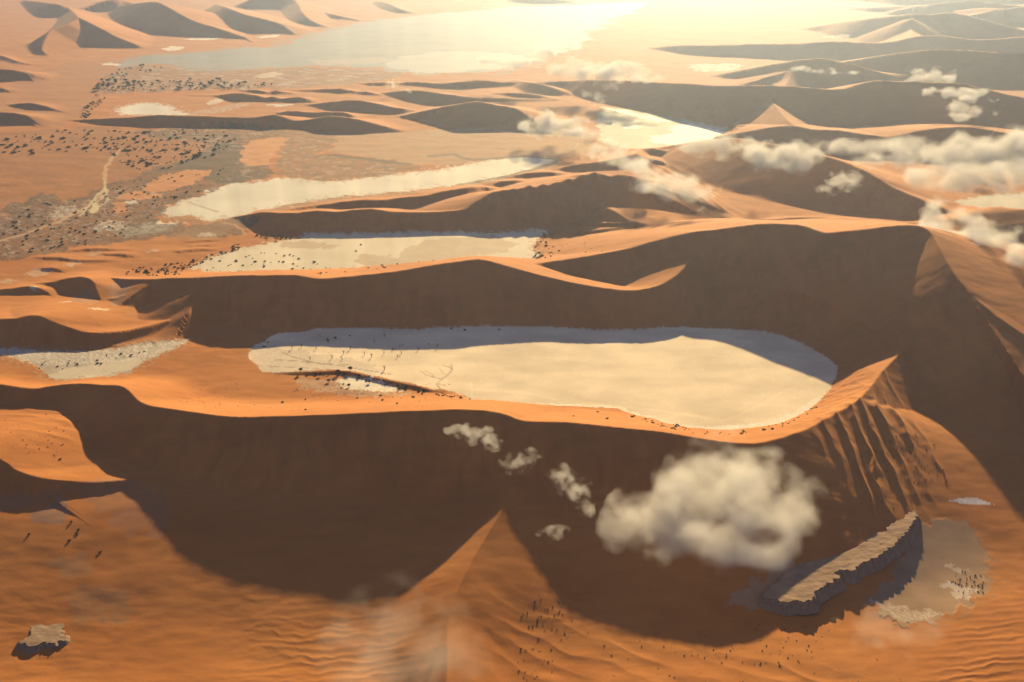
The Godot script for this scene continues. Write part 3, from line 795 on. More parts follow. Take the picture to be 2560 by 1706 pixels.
# low fog banks: [label, height above the pans, optical thickness, puff roughness, [u, v, half width px, half height px, ...]]
const CLOUDS := [
	["large billowing fog puff over the shaded lee of the pan rim", 95.0, 1.3, 1.0, [1830, 1165, 118.8, 81, 1720, 1235, 135, 91.8, 1880, 1255, 156.6, 91.8, 1640, 1300, 113.4, 81, 1780, 1345, 178.2, 81, 1965, 1310, 102.6, 59.4, 1885, 1385, 108, 48.6, 1560, 1335, 59.4, 43.2]],
	["small torn fog wisp before the shaded face below the near crest", 80.0, 0.54, 1.5, [1180,1085,50,26, 1228,1108,30,20, 1140,1075,30,12]],
	["faint round fog scrap above the shaded end of the spur", 70.0, 0.39, 1.4, [1290,1160,38,26, 1325,1140,26,20]],
	["leaning bright fog streak beside the large fog puff", 75.0, 0.57, 1.3, [1405,1190,34,36, 1440,1225,38,40, 1470,1270,28,30, 1380,1330,40,20]],
	["thin veil of dust drifting across the lit foot of the spur", 52.0, 0.16, 1.2, [1010,1545,140,90, 900,1620,130,90, 1090,1640,120,100, 980,1700,140,70]],
	["thin veil of dust above the rippled sand below the clay flat", 10.0, 0.11, 1.3, [2240,1590,90,45, 2330,1570,60,30, 2170,1560,70,40]],
	["ragged fog bank spilling over the shoulder of the highest dune", 130.0, 1.4, 1.2, [2350, 508, 27.6, 29.9, 2335, 560, 63.2, 43.7, 2400, 590, 97.7, 48.3, 2305, 610, 55.2, 41.4, 2480, 610, 86.2, 43.7, 2540, 650, 39.1, 63.2, 2420, 550, 69, 29.9, 2312, 645, 18.4, 32.2]],
	["long thick cloud bank over the far shaded dunes and the blue pan", 125.0, 2.5, 1.0, [2250, 372, 121, 30.8, 2400, 392, 154, 50.6, 2550, 385, 165, 61.6, 2330, 440, 93.5, 35.2, 2480, 440, 165, 46.2, 2690, 400, 165, 77, 2110, 368, 99, 26.4, 2180, 395, 66, 26.4]],
	["two-humped cloud over the broad shaded dune before the lit spur", 115.0, 2, 1.1, [1830, 365, 97.7, 32.2, 1960, 395, 80.5, 43.7, 2005, 380, 63.2, 32.2, 1750, 362, 57.5, 23, 1890, 385, 57.5, 25.3]],
	["small horned fog scrap in front of the broad shaded dune", 105.0, 0.6, 1.3, [2108,455,42,26, 2072,470,30,18, 2135,445,22,22, 2078,435,10,22]],
	["slanting torn fog band across the ribbed dune slope", 85.0, 1.5, 1.2, [1560, 405, 63.2, 29.9, 1605, 430, 63.2, 39.1, 1665, 460, 86.2, 43.7, 1725, 482, 69, 39.1, 1505, 385, 46, 20.7]],
	["rounded fog tuft before the tan sand sheet", 60.0, 2, 1.1, [1355, 312, 52.8, 33.6, 1410, 320, 72, 30, 1462, 335, 60, 16.8, 1505, 342, 26.4, 10.8]],
	["pale fog patch beside the damp olive pan", 70.0, 1.1, 1.2, [1480, 378, 40.8, 21.6, 1522, 366, 48, 24, 1562, 376, 36, 19.2]],
	["long bright fog band on the haze-bright plain", 110.0, 1.9, 1.1, [1290, 158, 75, 17.5, 1365, 135, 50, 22.5, 1450, 172, 100, 27.5, 1535, 182, 100, 30, 1605, 197, 62.5, 15, 1240, 150, 75, 15]],
	["thin fog wisp on the lit slope behind the damp pan", 90.0, 0.36, 1.4, [1495,248,24,18, 1462,235,24,12, 1530,215,24,14]],
	["compact white cloud puff before the far purple ridge", 140.0, 1.5, 1.0, [2330, 192, 57.2, 19.8, 2292, 196, 33, 13.2, 2370, 198, 26.4, 11]],
	["flat thin cloud streak before a far purple dune", 130.0, 0.42, 1.0, [1990,172,46,8, 2050,176,44,8, 2110,182,40,6]],
	["scattered cloud tufts in front of the far shaded ridge", 130.0, 1.3, 1.3, [2400, 233, 69, 13.8, 2335, 228, 46, 10.3, 2442, 245, 41.4, 13.8, 2385, 268, 25.3, 23, 2430, 276, 57.5, 16.1, 2395, 292, 29.9, 11.5]],
	["tiny fog tuft among the low dark dunes", 40.0, 0.66, 1.2, [985,212,20,13, 1022,226,20,7]],
	["sliver of cloud low on the plain before the far ridge", 90.0, 0.42, 1.0, [2105,90,30,5, 2075,92,24,4]],
]


func make_clouds() -> void:
	var puffs := FastNoiseLite.new()
	puffs.seed = 21
	puffs.frequency = 1.0
	puffs.fractal_octaves = 6
	puffs.fractal_gain = 0.58
	var found := []
	found.resize(CLOUDS.size())
	var lock := Mutex.new()
	var work := func(n: int) -> void:
		var made := cloud_shells(CLOUDS[n], puffs, n * 37.0, 90000.0 if n == 0 else 32000.0)
		lock.lock()
		found[n] = made
		lock.unlock()
	WorkerThreadPool.wait_for_group_task_completion(WorkerThreadPool.add_group_task(work, CLOUDS.size()))
	var names := ["veil", "fringe", "fold", "body", "core"]
	for n in CLOUDS.size():
		var root := Node3D.new()
		root.name = numbered("cloud")
		root.set_meta("label", CLOUDS[n][0])
		root.set_meta("category", "cloud")
		root.set_meta("group", "low fog clouds over the dunes")
		root.position = found[n].place
		add_child(root)
		for s in names.size():
			var arrays: Array = found[n].shells[s]
			if arrays.is_empty():
				continue
			var mesh := ArrayMesh.new()
			mesh.add_surface_from_arrays(Mesh.PRIMITIVE_TRIANGLES, arrays)
			var m := FogMaterial.new()
			m.resource_name = "fog"
			m.albedo = Color(1.0, 0.98, 0.93)
			m.density = found[n].densities[s]
			mesh.surface_set_material(0, m)
			var o := MeshInstance3D.new()
			o.name = names[s]
			o.mesh = mesh
			o.set_meta("kind", "stuff")
			root.add_child(o, true)


# nested shells of one cloud, each adding to the density inside it
func cloud_shells(c: Array, puffs: FastNoiseLite, shift: float, cells: float) -> Dictionary:
	var blobs := []
	var flat: Array = c[4]
	for k in range(0, flat.size(), 4):
		var p := at(flat[k], flat[k + 1], c[1])
		var s := p.distance_to(Vector3(0, CAM_HEIGHT, 0)) / FOCAL
		var depth := clampf(flat[k + 3] * s * 1.1, 0.35 * flat[k + 2] * s, flat[k + 2] * s)
		blobs.append([p, Vector3(flat[k + 2] * s, minf(flat[k + 3] * s * 0.95, 0.8 * flat[k + 2] * s), depth)])
	var place: Vector3 = blobs[0][0]
	var lo := place
	var hi := lo
	var size := 0.0
	var thick := 0.0
	for b in blobs:
		lo = lo.min(b[0] - b[1] * 1.6)
		hi = hi.max(b[0] + b[1] * 1.6)
		size = maxf(size, maxf(b[1].x, b[1].y))
		thick += minf(b[1].y, b[1].z) * 2.0 / blobs.size()
	var span := hi - lo
	var cell := maxf(pow(span.x * span.y * span.z / cells, 1.0 / 3.0), span.x / 160.0)
	var nx := int(span.x / cell) + 2
	var ny := int(span.y / cell) + 2
	var nz := int(span.z / cell) + 2
	var field := PackedFloat32Array()
	field.resize(nx * ny * nz)
	var wave := minf(size * 0.8, 70.0)
	var rough: float = c[3]
	for k in nz:
		for j in ny:
			for i in nx:
				var p := lo + Vector3(i, j, k) * cell
				var f := -1.0
				if i > 0 and j > 0 and k > 0 and i < nx - 1 and j < ny - 1 and k < nz - 1:
					var sum := 0.0
					for b in blobs:
						var q: Vector3 = (p - b[0]) / b[1]
						sum += exp(-2.2 * q.length_squared())
					if sum > 0.03:
						var q := p / wave
						f = 0.9 * sqrt(minf(sum, 1.6)) - 0.45 + rough * 0.95 * puffs.get_noise_3d(q.x + shift, q.y * 1.25, q.z)
				field[(k * ny + j) * nx + i] = f
	var levels := [0.0, 0.06, 0.13, 0.22, 0.34]
	var shares := [0.10, 0.16, 0.24, 0.34, 0.45]
	var shells := []
	var densities := []
	for s in levels.size():
		shells.append(nets(field, nx, ny, nz, levels[s], cell, lo - place))
		densities.append(0.8 * c[2] / thick * shares[s])
	return {"place": place, "shells": shells, "densities": densities}


# surface nets: one vertex in each cell that the surface crosses, one quad round each crossed edge
func nets(field: PackedFloat32Array, nx: int, ny: int, nz: int, level: float, cell: float, corner: Vector3) -> Array:
	var index := PackedInt32Array()
	index.resize(nx * ny * nz)
	index.fill(-1)
	var points := PackedVector3Array()
	var faces := PackedInt32Array()
	var sy := nx
	var sz := nx * ny
	var corners := [0, 1, sy, sy + 1, sz, sz + 1, sz + sy, sz + sy + 1]
	var at_corner := [Vector3(0, 0, 0), Vector3(1, 0, 0), Vector3(0, 1, 0), Vector3(1, 1, 0), Vector3(0, 0, 1), Vector3(1, 0, 1), Vector3(0, 1, 1), Vector3(1, 1, 1)]
	var edges := [0, 1, 2, 3, 4, 5, 6, 7, 0, 2, 1, 3, 4, 6, 5, 7, 0, 4, 1, 5, 2, 6, 3, 7]
	for k in nz - 1:
		for j in ny - 1:
			for i in nx - 1:
				var n := k * sz + j * sy + i
				var mask := 0
				for c in 8:
					if field[n + corners[c]] > level:
						mask += 1
				if mask == 0 or mask == 8:
					continue
				var sum := Vector3.ZERO
				var count := 0
				for e in 12:
					var a: int = edges[e * 2]
					var b: int = edges[e * 2 + 1]
					var fa := field[n + corners[a]] - level
					var fb := field[n + corners[b]] - level
					if (fa > 0.0) != (fb > 0.0):
						sum += at_corner[a].lerp(at_corner[b], clampf(fa / (fa - fb), 0.05, 0.95))
						count += 1
				index[n] = points.size()
				points.append(corner + (Vector3(i, j, k) + sum / count) * cell)
	for k in range(1, nz - 1):
		for j in range(1, ny - 1):
			for i in range(1, nx - 1):
				var n := k * sz + j * sy + i
				var inside := field[n] > level
				if inside != (field[n + 1] > level):
					quad(faces, index[n], index[n - sy], index[n - sy - sz], index[n - sz], inside)
				if inside != (field[n + sy] > level):
					quad(faces, index[n], index[n - sz], index[n - sz - 1], index[n - 1], inside)
				if inside != (field[n + sz] > level):
					quad(faces, index[n], index[n - 1], index[n - 1 - sy], index[n - sy], inside)
	if faces.is_empty():
		return []
	var arrays := []
	arrays.resize(Mesh.ARRAY_MAX)
	arrays[Mesh.ARRAY_VERTEX] = points
	arrays[Mesh.ARRAY_INDEX] = faces
	return arrays


func quad(faces: PackedInt32Array, a: int, b: int, c: int, d: int, inside: bool) -> void:
	if a < 0 or b < 0 or c < 0 or d < 0:
		return
	var order := [a, b, c, a, c, d] if not inside else [a, c, b, a, d, c]
	for n in order:
		faces.append(n)


# what grows where: kind, label, group, how many, size from, to (metres), outline in pixels
const GROWTH := [
	["tree", "grey green tree in the belt along the flood plain", "trees along the flood plain", 190, 9.0, 20.0, [230,228, 262,195, 300,172, 360,166, 420,170, 380,180, 330,190, 300,200, 330,208, 420,205, 520,200, 620,208, 700,214, 640,222, 520,226, 400,230, 300,234]],
	["tree", "dark tree in the wooded strip between the dune tails", "trees between the dune tails", 34, 8.0, 15.0, [190,300, 205,280, 225,255, 240,235, 265,245, 255,265, 235,280, 215,298]],
	["bush", "dark bush clump on the orange plain before the low dune ridge", "bushes on the orange plain", 90, 5.5, 14.0, [0,345, 60,335, 130,320, 200,325, 330,330, 300,370, 240,385, 170,380, 100,385, 0,385]],
	["bush", "dark green bush in the grey scrub beyond the long cream pan", "bushes in the grey scrub", 240, 5.0, 13.0, [250,345, 330,330, 450,322, 560,330, 600,345, 560,380, 500,400, 430,420, 350,425, 290,405, 260,380]],
	["bush", "lone bush in the brown scrub plain", "bushes of the brown scrub plain", 170, 4.0, 7.5, [0,560, 100,500, 200,500, 300,460, 420,430, 560,420, 520,470, 400,520, 320,590, 220,610, 100,630, 0,640]],
	["bush", "brown bush in the thicket edging the mottled cream pan", "bushes edging the mottled pan", 120, 3.5, 6.5, [310,690, 320,672, 380,665, 430,655, 500,650, 545,630, 585,612, 610,612, 600,622, 560,640, 510,655, 475,672, 450,688, 380,694]],
	["bush", "round green bush on the mottled cream pan", "bushes on the mottled cream pan", 44, 3.0, 6.0, [480,672, 520,655, 600,630, 700,632, 800,650, 860,668, 780,682, 600,686, 510,682]],
	["bush", "bush on the strip of sand behind the long ridge crest", "bushes behind the long crest", 26, 3.0, 6.0, [760,690, 850,678, 900,668, 1000,660, 1090,650, 1100,656, 1000,672, 900,682, 800,690]],
	["bush", "bright green bush in the grove at the end of the mottled pan", "bushes of the grove", 46, 3.0, 6.0, [1330,660, 1335,625, 1340,600, 1360,575, 1395,572, 1385,590, 1370,620, 1390,640, 1360,655]],
	["bush", "dark bush below the shaded chain of dunes beside the mottled pan", "bushes at the foot of the shaded chain", 30, 3.0, 6.0, [640,588, 700,582, 760,590, 720,600, 660,602]],
	["grass_tuft", "dry tuft on the lit sand beside the grove", "tufts beside the grove", 36, 1.2, 2.6, [1400,620, 1440,585, 1480,585, 1560,620, 1500,635, 1420,640]],
	["bush", "bush on the white rim of the large pan's near shore", "bushes along the near shore", 56, 2.2, 4.6, [1550,1028, 1600,1046, 1650,1060, 1720,1078, 1790,1085, 1870,1080, 1950,1062, 2010,1036, 2050,1004, 2056,1008, 2015,1044, 1955,1070, 1870,1088, 1790,1094, 1710,1086, 1640,1068, 1590,1052]],
	["bush", "dark bush on the clay bank at the branching gully", "bushes along the clay bank", 84, 2.0, 5.5, [710,938, 760,934, 840,930, 890,934, 950,948, 1000,960, 1050,972, 1110,980, 1160,994, 1150,1000, 1090,988, 1030,980, 980,968, 930,956, 870,942, 780,942]],
	["grass_tuft", "small tuft on the orange flat below the bank", "tufts below the clay bank", 60, 0.9, 1.9, [740,960, 800,955, 850,975, 950,985, 1060,992, 1100,1010, 950,1010, 800,1000, 730,980]],
	["grass_tuft", "sparse tuft on the orange saddle above the left crest", "tufts on the orange saddle", 44, 0.9, 2.0, [430,1000, 480,960, 600,960, 650,1000, 700,1020, 600,1030, 480,1018]],
	["bush", "bush among the rubble of the left hollow pan", "bushes in the left hollow", 26, 2.2, 4.5, [60,915, 120,900, 210,895, 300,880, 400,862, 380,880, 280,905, 180,925, 90,930]],
	["grass_tuft", "tuft on the rough orange slope at the left foot", "tufts on the left slope", 70, 1.0, 2.2, [0,1050, 60,1030, 150,1030, 225,1000, 230,1060, 200,1110, 150,1150, 90,1150, 0,1100]],
	["grass_tuft", "dark tuft on the fluted slope of the rim", "tufts on the fluted slope", 130, 1.0, 2.2, [2120,1180, 2180,1110, 2240,1080, 2320,1085, 2370,1130, 2400,1180, 2330,1240, 2260,1270, 2180,1290, 2140,1250]],
	["grass_tuft", "tuft in the dark patch at the edge of the clay flat", "tufts on the clay flat", 70, 1.2, 2.4, [2370,1440, 2400,1428, 2450,1432, 2465,1460, 2460,1485, 2420,1490, 2390,1480]],
	["stone", "dark stone strewn on the lit sand right of the spur", "stones right of the spur", 74, 0.8, 1.7, [1290,1520, 1340,1490, 1400,1490, 1450,1480, 1470,1500, 1430,1560, 1420,1600, 1370,1640, 1420,1680, 1300,1706, 1290,1640, 1320,1580]],
	["stone", "dark stone on the lit sand below the clay terrace", "stones below the terrace", 80, 0.7, 1.6, [1850,1545, 1900,1545, 1990,1570, 2060,1560, 2100,1580, 2060,1640, 1980,1680, 1880,1660, 1700,1640, 1760,1570]],
	["stone", "lone stone on the wide lit foreground sand", "stones on the foreground sand", 40, 0.7, 1.5, [1450,1560, 1700,1600, 2000,1640, 2300,1650, 2400,1600, 2300,1706, 1500,1706]],
]
# single plants read off the photograph: [kind, label, group, size, u, v, ...]
const SINGLE := [
	["bush", "dark rounded bush on the orange sand below the large pan", "bushes on the orange strip", 4.6, 706,1007, 763,1000, 764,1030, 893,996, 951,990, 1033,995, 1097,990, 1131,995, 1174,1003, 956,1003, 993,1014, 1494,1032, 1518,1050, 1434,1044, 1055,986],
	["tree", "dark spreading tree at the head of the clay bank", "trees on the clay bank", 8.0, 752,929, 800,940, 845,933, 876,926],
	["tree", "thin tree casting a shadow on the small bright clay patch", "trees on the small clay patch", 6.5, 923,958, 822,955, 858,965, 872,967],
	["dead_tree", "bare black dead tree standing on the large clay pan", "dead trees of the large pan", 7.0, 754,867, 730,872, 790,873, 859,885, 911,887, 960,885, 1003,885, 876,873, 982,875, 1000,869, 1007,867, 936,857, 961,842, 1046,875, 1073,863, 855,901, 830,896, 775,900, 929,893, 994,893, 1094,869, 961,925, 633,870, 800,842, 820,858, 840,850],
	["bush", "low dark bush on the shaded shore of the large pan", "bushes on the shaded shore", 5.0, 874,840, 837,845, 818,850, 1162,826, 1248,825, 1128,823, 660,868, 670,857],
	["bush", "solitary bush on the near left sand", "bushes on the near left sand", 3.6, 150,1149, 250,1381, 173,1352, 192,1337, 196,1325, 178,1306, 72,1337],
	["bush", "round bush on the lit sand of the bush pan's far end", "bushes at the far end of the bush pan", 5.0, 1398,628, 1383,618, 607,664, 689,604, 902,612, 890,628],
]
var waiting := []


func make_plants() -> void:
	rng.seed = 99
	var kinds := {"tree": plant_tree(), "bush": plant_bush(Color(0.05, 0.052, 0.026), 1.0), "olive": plant_bush(Color(0.075, 0.07, 0.032), 0.75), "brown": plant_bush(Color(0.06, 0.042, 0.028), 1.25), "grass_tuft": plant_tuft(), "dead_tree": plant_dead(), "stone": lump_stone()}
	var counts := {}
	for s in SINGLE:
		for k in range(4, s.size(), 2):
			set_down(kinds[s[0]], s[0], s[1], s[2], s[3] * rng.randf_range(0.8, 1.2), s[k], s[k + 1], counts)
	for g in GROWTH:
		var shape := PackedVector2Array()
		for k in range(0, g[6].size(), 2):
			shape.append(Vector2(g[6][k], g[6][k + 1]))
		var box := box_of(shape, 0.0)
		var left: int = g[3]
		var tries := 0
		while left > 0 and tries < 6000:
			tries += 1
			var p := Vector2(rng.randf_range(box.position.x, box.end.x), rng.randf_range(box.position.y, box.end.y))
			if not Geometry2D.is_point_in_polygon(p, shape):
				continue
			# plants stand in drifts
			if soft.get_noise_2d(p.x / 30.0 + 400.0, p.y / 14.0) < rng.randf_range(-0.5, 0.35):
				continue
			left -= 1
			var size: float = lerpf(g[4], g[5], pow(rng.randf(), 2.2) * 1.25)
			set_down(kinds[g[0]], g[0], g[1], g[2], size, p.x, p.y, counts)
	waiting.sort_custom(func(a, b): return a.p.z > b.p.z)
	var rest := {}
	for w in waiting:
		counts[w.called] = counts.get(w.called, 0) + 1
		if counts[w.called] <= 300:
			var look: String = w.called
			if look == "bush":
				look = ["bush", "bush", "olive", "brown"][rng.randi() % 4]
			grow(kinds[look], w)
		else:
			if not rest.has(w.called):
				rest[w.called] = []
			rest[w.called].append(w)
	for called in rest:
		mass(kinds[called], called, rest[called])
	for k in kinds:
		kinds[k].free()


func set_down(proto: Node3D, called: String, label: String, group: String, size: float, u: float, v: float, counts: Dictionary) -> void:
	var p := at(u, v, 0.0)
	for k in 8:
		p = at(u, v, lerpf(p.y, ground_at(p.x, p.z), 0.7))
	p.y = ground_at(p.x, p.z) - 0.05 * size
	waiting.append({"called": called, "label": label, "group": group, "p": p, "turn": rng.randf_range(0.0, TAU), "scale": Vector3(size * rng.randf_range(0.85, 1.2), size * rng.randf_range(0.8, 1.15), size)})


func grow(proto: Node3D, w: Dictionary) -> void:
	var o: Node3D = proto.duplicate()
	o.name = numbered(w.called)
	o.position = w.p
	o.rotation.y = w.turn
	o.scale = w.scale
	o.set_meta("label", w.label)
	o.set_meta("category", w.called.replace("_", " "))
	o.set_meta("group", w.group)
	add_child(o)


# the plants past the first three hundred of a kind, as one mass
func mass(proto: Node3D, called: String, list: Array) -> void:
	var root := Node3D.new()
	root.name = "scrub" if called == "bush" else "far_" + called + "s"
	root.set_meta("kind", "stuff")
	root.set_meta("label", "distant dark scrub dotting the orange plain and the flood plain")
	root.set_meta("category", "scrub")
	add_child(root)
	for child in proto.get_children():
		var many := MultiMesh.new()
		many.transform_format = MultiMesh.TRANSFORM_3D
		many.mesh = child.mesh
		many.instance_count = list.size()
		for k in list.size():
			many.set_instance_transform(k, Transform3D(Basis(Vector3.UP, list[k].turn).scaled_local(list[k].scale), list[k].p))
		var o := MultiMeshInstance3D.new()
		o.name = child.name
		o.multimesh = many
		o.material_override = child.material_override
		o.set_meta("kind", "stuff")
		root.add_child(o)


func leaf_material(c: Color) -> StandardMaterial3D:
	var m := StandardMaterial3D.new()
	m.albedo_color = c.linear_to_srgb()
	m.roughness = 0.9
	m.metallic_specular = 0.2
	return m


func part(root: Node3D, called: String, st: SurfaceTool, m: Material) -> MeshInstance3D:
	st.generate_normals()
	var o := MeshInstance3D.new()
	o.name = called
	o.mesh = st.commit()
	o.material_override = m
	root.add_child(o, true)
	return o


func fresh() -> SurfaceTool:
	var st := SurfaceTool.new()
	st.begin(Mesh.PRIMITIVE_TRIANGLES)
	st.set_smooth_group(-1)
	return st


# small bent leaf sprays spread through a squashed ball
func sprays(st: SurfaceTool, centre: Vector3, reach: Vector3, n: int, size: float) -> void:
	for k in n:
		var d := Vector3(rng.randfn(), rng.randfn(), rng.randfn()).normalized() * pow(rng.randf(), 0.4)
		var p := centre + d * reach
		var a := Vector3(rng.randfn(), rng.randfn() * 0.6, rng.randfn()).normalized() * size * rng.randf_range(0.6, 1.3)
		var b := a.cross(Vector3(rng.randfn(), rng.randfn(), rng.randfn())).normalized() * size * rng.randf_range(0.5, 1.0)
		for v in [p - a, p + b, p + a, p - a, p + a, p - b]:
			st.add_vertex(v)


func limb(st: SurfaceTool, a: Vector3, b: Vector3, ra: float, rb: float) -> void:
	var along := (b - a).normalized()
	var x := along.cross(Vector3(0.31, 0.2, 0.93)).normalized()
	var y := along.cross(x)
	for k in 5:
		var t0 := TAU * k / 5.0
		var t1 := TAU * (k + 1) / 5.0
		var d0 := x * cos(t0) + y * sin(t0)
		var d1 := x * cos(t1) + y * sin(t1)
		for v in [a + d0 * ra, b + d0 * rb, b + d1 * rb, a + d0 * ra, b + d1 * rb, a + d1 * ra]:
			st.add_vertex(v)


func plant_tree() -> Node3D:
	var root := Node3D.new()
	var st := fresh()
	limb(st, Vector3.ZERO, Vector3(0.04, 0.32, 0.02), 0.05, 0.035)
	for k in 4:
		var t := TAU * k / 4.0 + 0.4
		limb(st, Vector3(0.04, 0.3, 0.02), Vector3(0.28 * cos(t), 0.52, 0.28 * sin(t)), 0.03, 0.012)
	part(root, "trunk", st, leaf_material(Color(0.06, 0.045, 0.035)))
	st = fresh()
	for k in 7:
		var t := TAU * k / 6.0
		var c := Vector3(0.26 * cos(t), 0.58 + 0.07 * sin(3.0 * t), 0.24 * sin(t)) if k < 6 else Vector3(0, 0.68, 0)
		sprays(st, c, Vector3(0.24, 0.15, 0.24), 26, 0.09)
	part(root, "crown", st, leaf_material(Color(0.045, 0.05, 0.03)))
	return root


func plant_bush(leaf: Color, tall: float) -> Node3D:
	var root := Node3D.new()
	var st := fresh()
	for k in 5:
		var t := TAU * k / 5.0
		limb(st, Vector3.ZERO, Vector3(0.25 * cos(t), 0.3, 0.25 * sin(t)), 0.03, 0.01)
	part(root, "stems", st, leaf_material(Color(0.06, 0.045, 0.03)))
	st = fresh()
	for k in 6:
		var t := TAU * k / 5.0
		var c := Vector3(0.26 * cos(t), 0.22, 0.24 * sin(t)) if k < 5 else Vector3(0, 0.34, 0)
		c.x += rng.randf_range(-0.15, 0.15)
		c.y *= tall
		sprays(st, c, Vector3(0.26, 0.2 * tall, 0.26) * rng.randf_range(0.7, 1.15), 24, 0.1)
	part(root, "foliage", st, leaf_material(leaf))
	return root


func plant_tuft() -> Node3D:
	var root := Node3D.new()
	var st := fresh()
	for k in 40:
		var t := rng.randf_range(0.0, TAU)
		var lean_out := rng.randf_range(0.15, 0.55)
		var tip := Vector3(lean_out * cos(t), rng.randf_range(0.4, 0.75), lean_out * sin(t))
		var foot := Vector3(0.2 * cos(t), 0.0, 0.2 * sin(t))
		var side := Vector3(-sin(t), 0, cos(t)) * 0.07
		for v in [foot - side, tip, foot + side]:
			st.add_vertex(v)
	part(root, "blades", st, leaf_material(Color(0.075, 0.055, 0.03)))
	return root


func plant_dead() -> Node3D:
	var root := Node3D.new()
	var st := fresh()
	limb(st, Vector3.ZERO, Vector3(0.03, 0.5, 0.0), 0.075, 0.055)
	part(root, "trunk", st, leaf_material(Color(0.035, 0.026, 0.02)))
	for k in 5:
		var t := TAU * k / 5.0 + 0.5
		var knee := Vector3(0.2 * cos(t), 0.72 + 0.05 * sin(2.0 * t), 0.2 * sin(t))
		var tip := knee + Vector3(0.16 * cos(t + 0.5), 0.2 + 0.08 * cos(3.0 * t), 0.16 * sin(t + 0.5))
		st = fresh()
		limb(st, Vector3(0.02, 0.42, 0), knee, 0.045, 0.03)
		limb(st, knee, tip, 0.03, 0.01)
		part(root, "branch", st, leaf_material(Color(0.035, 0.026, 0.02)))
	return root


func lump_stone() -> Node3D:
	var root := Node3D.new()
	var st := fresh()
	var ball := SphereMesh.new()
	ball.radial_segments = 8
	ball.rings = 4
	ball.radius = 0.5
	ball.height = 0.8
	var arrays := ball.get_mesh_arrays()
	var v: PackedVector3Array = arrays[Mesh.ARRAY_VERTEX]
	for n in arrays[Mesh.ARRAY_INDEX]:
		var p := v[n]
		st.add_vertex(p * (1.0 + 0.35 * fine.get_noise_3d(p.x * 1.7, p.y * 1.7, p.z * 1.7)) + Vector3(0, 0.25, 0))
	part(root, "lump", st, leaf_material(Color(0.07, 0.05, 0.038)))
	return root


func make_rocks() -> void:
	mesa("clay_terrace", "long grey clay terrace with a ragged gullied cliff above the hollow", "rock terrace", -31.0, 12.0, 1.0, Color(0.20, 0.13, 0.08), Color(0.20, 0.13, 0.08), [1904,1487, 1940,1459, 1976,1427, 2020,1395, 2084,1375, 2124,1356, 2175,1332, 2199,1306, 2207,1332, 2243,1304, 2275,1284, 2293,1268, 2287,1298, 2273,1320, 2259,1332, 2249,1346, 2231,1363, 2207,1385, 2179,1399, 2155,1411, 2136,1421, 2112,1424, 2086,1432, 2104,1436, 2100,1443, 2076,1453, 2048,1467, 2036,1487, 2016,1497, 1960,1503, 1924,1499], 17.0)
	mesa("rock_outcrop", "knobbly grey rock outcrop with an undercut edge on the near orange sand", "rock", -36.5, 7.5, 1.1, Color(0.19, 0.125, 0.075), Color(0.19, 0.125, 0.075), [94,1519, 120,1515, 140,1521, 154,1539, 158,1571, 162,1599, 140,1611, 116,1605, 92,1613, 64,1613, 46,1609, 70,1597, 80,1559])
	mesa("rock_outcrop", "low dark rock ledge beside the knobbly outcrop", "rock", -37.0, 7.0, 0.7, Color(0.19, 0.12, 0.07), Color(0.19, 0.12, 0.07), [150,1524, 165,1516, 184,1512, 205,1516, 219,1524, 205,1531, 190,1526, 172,1529, 158,1537])


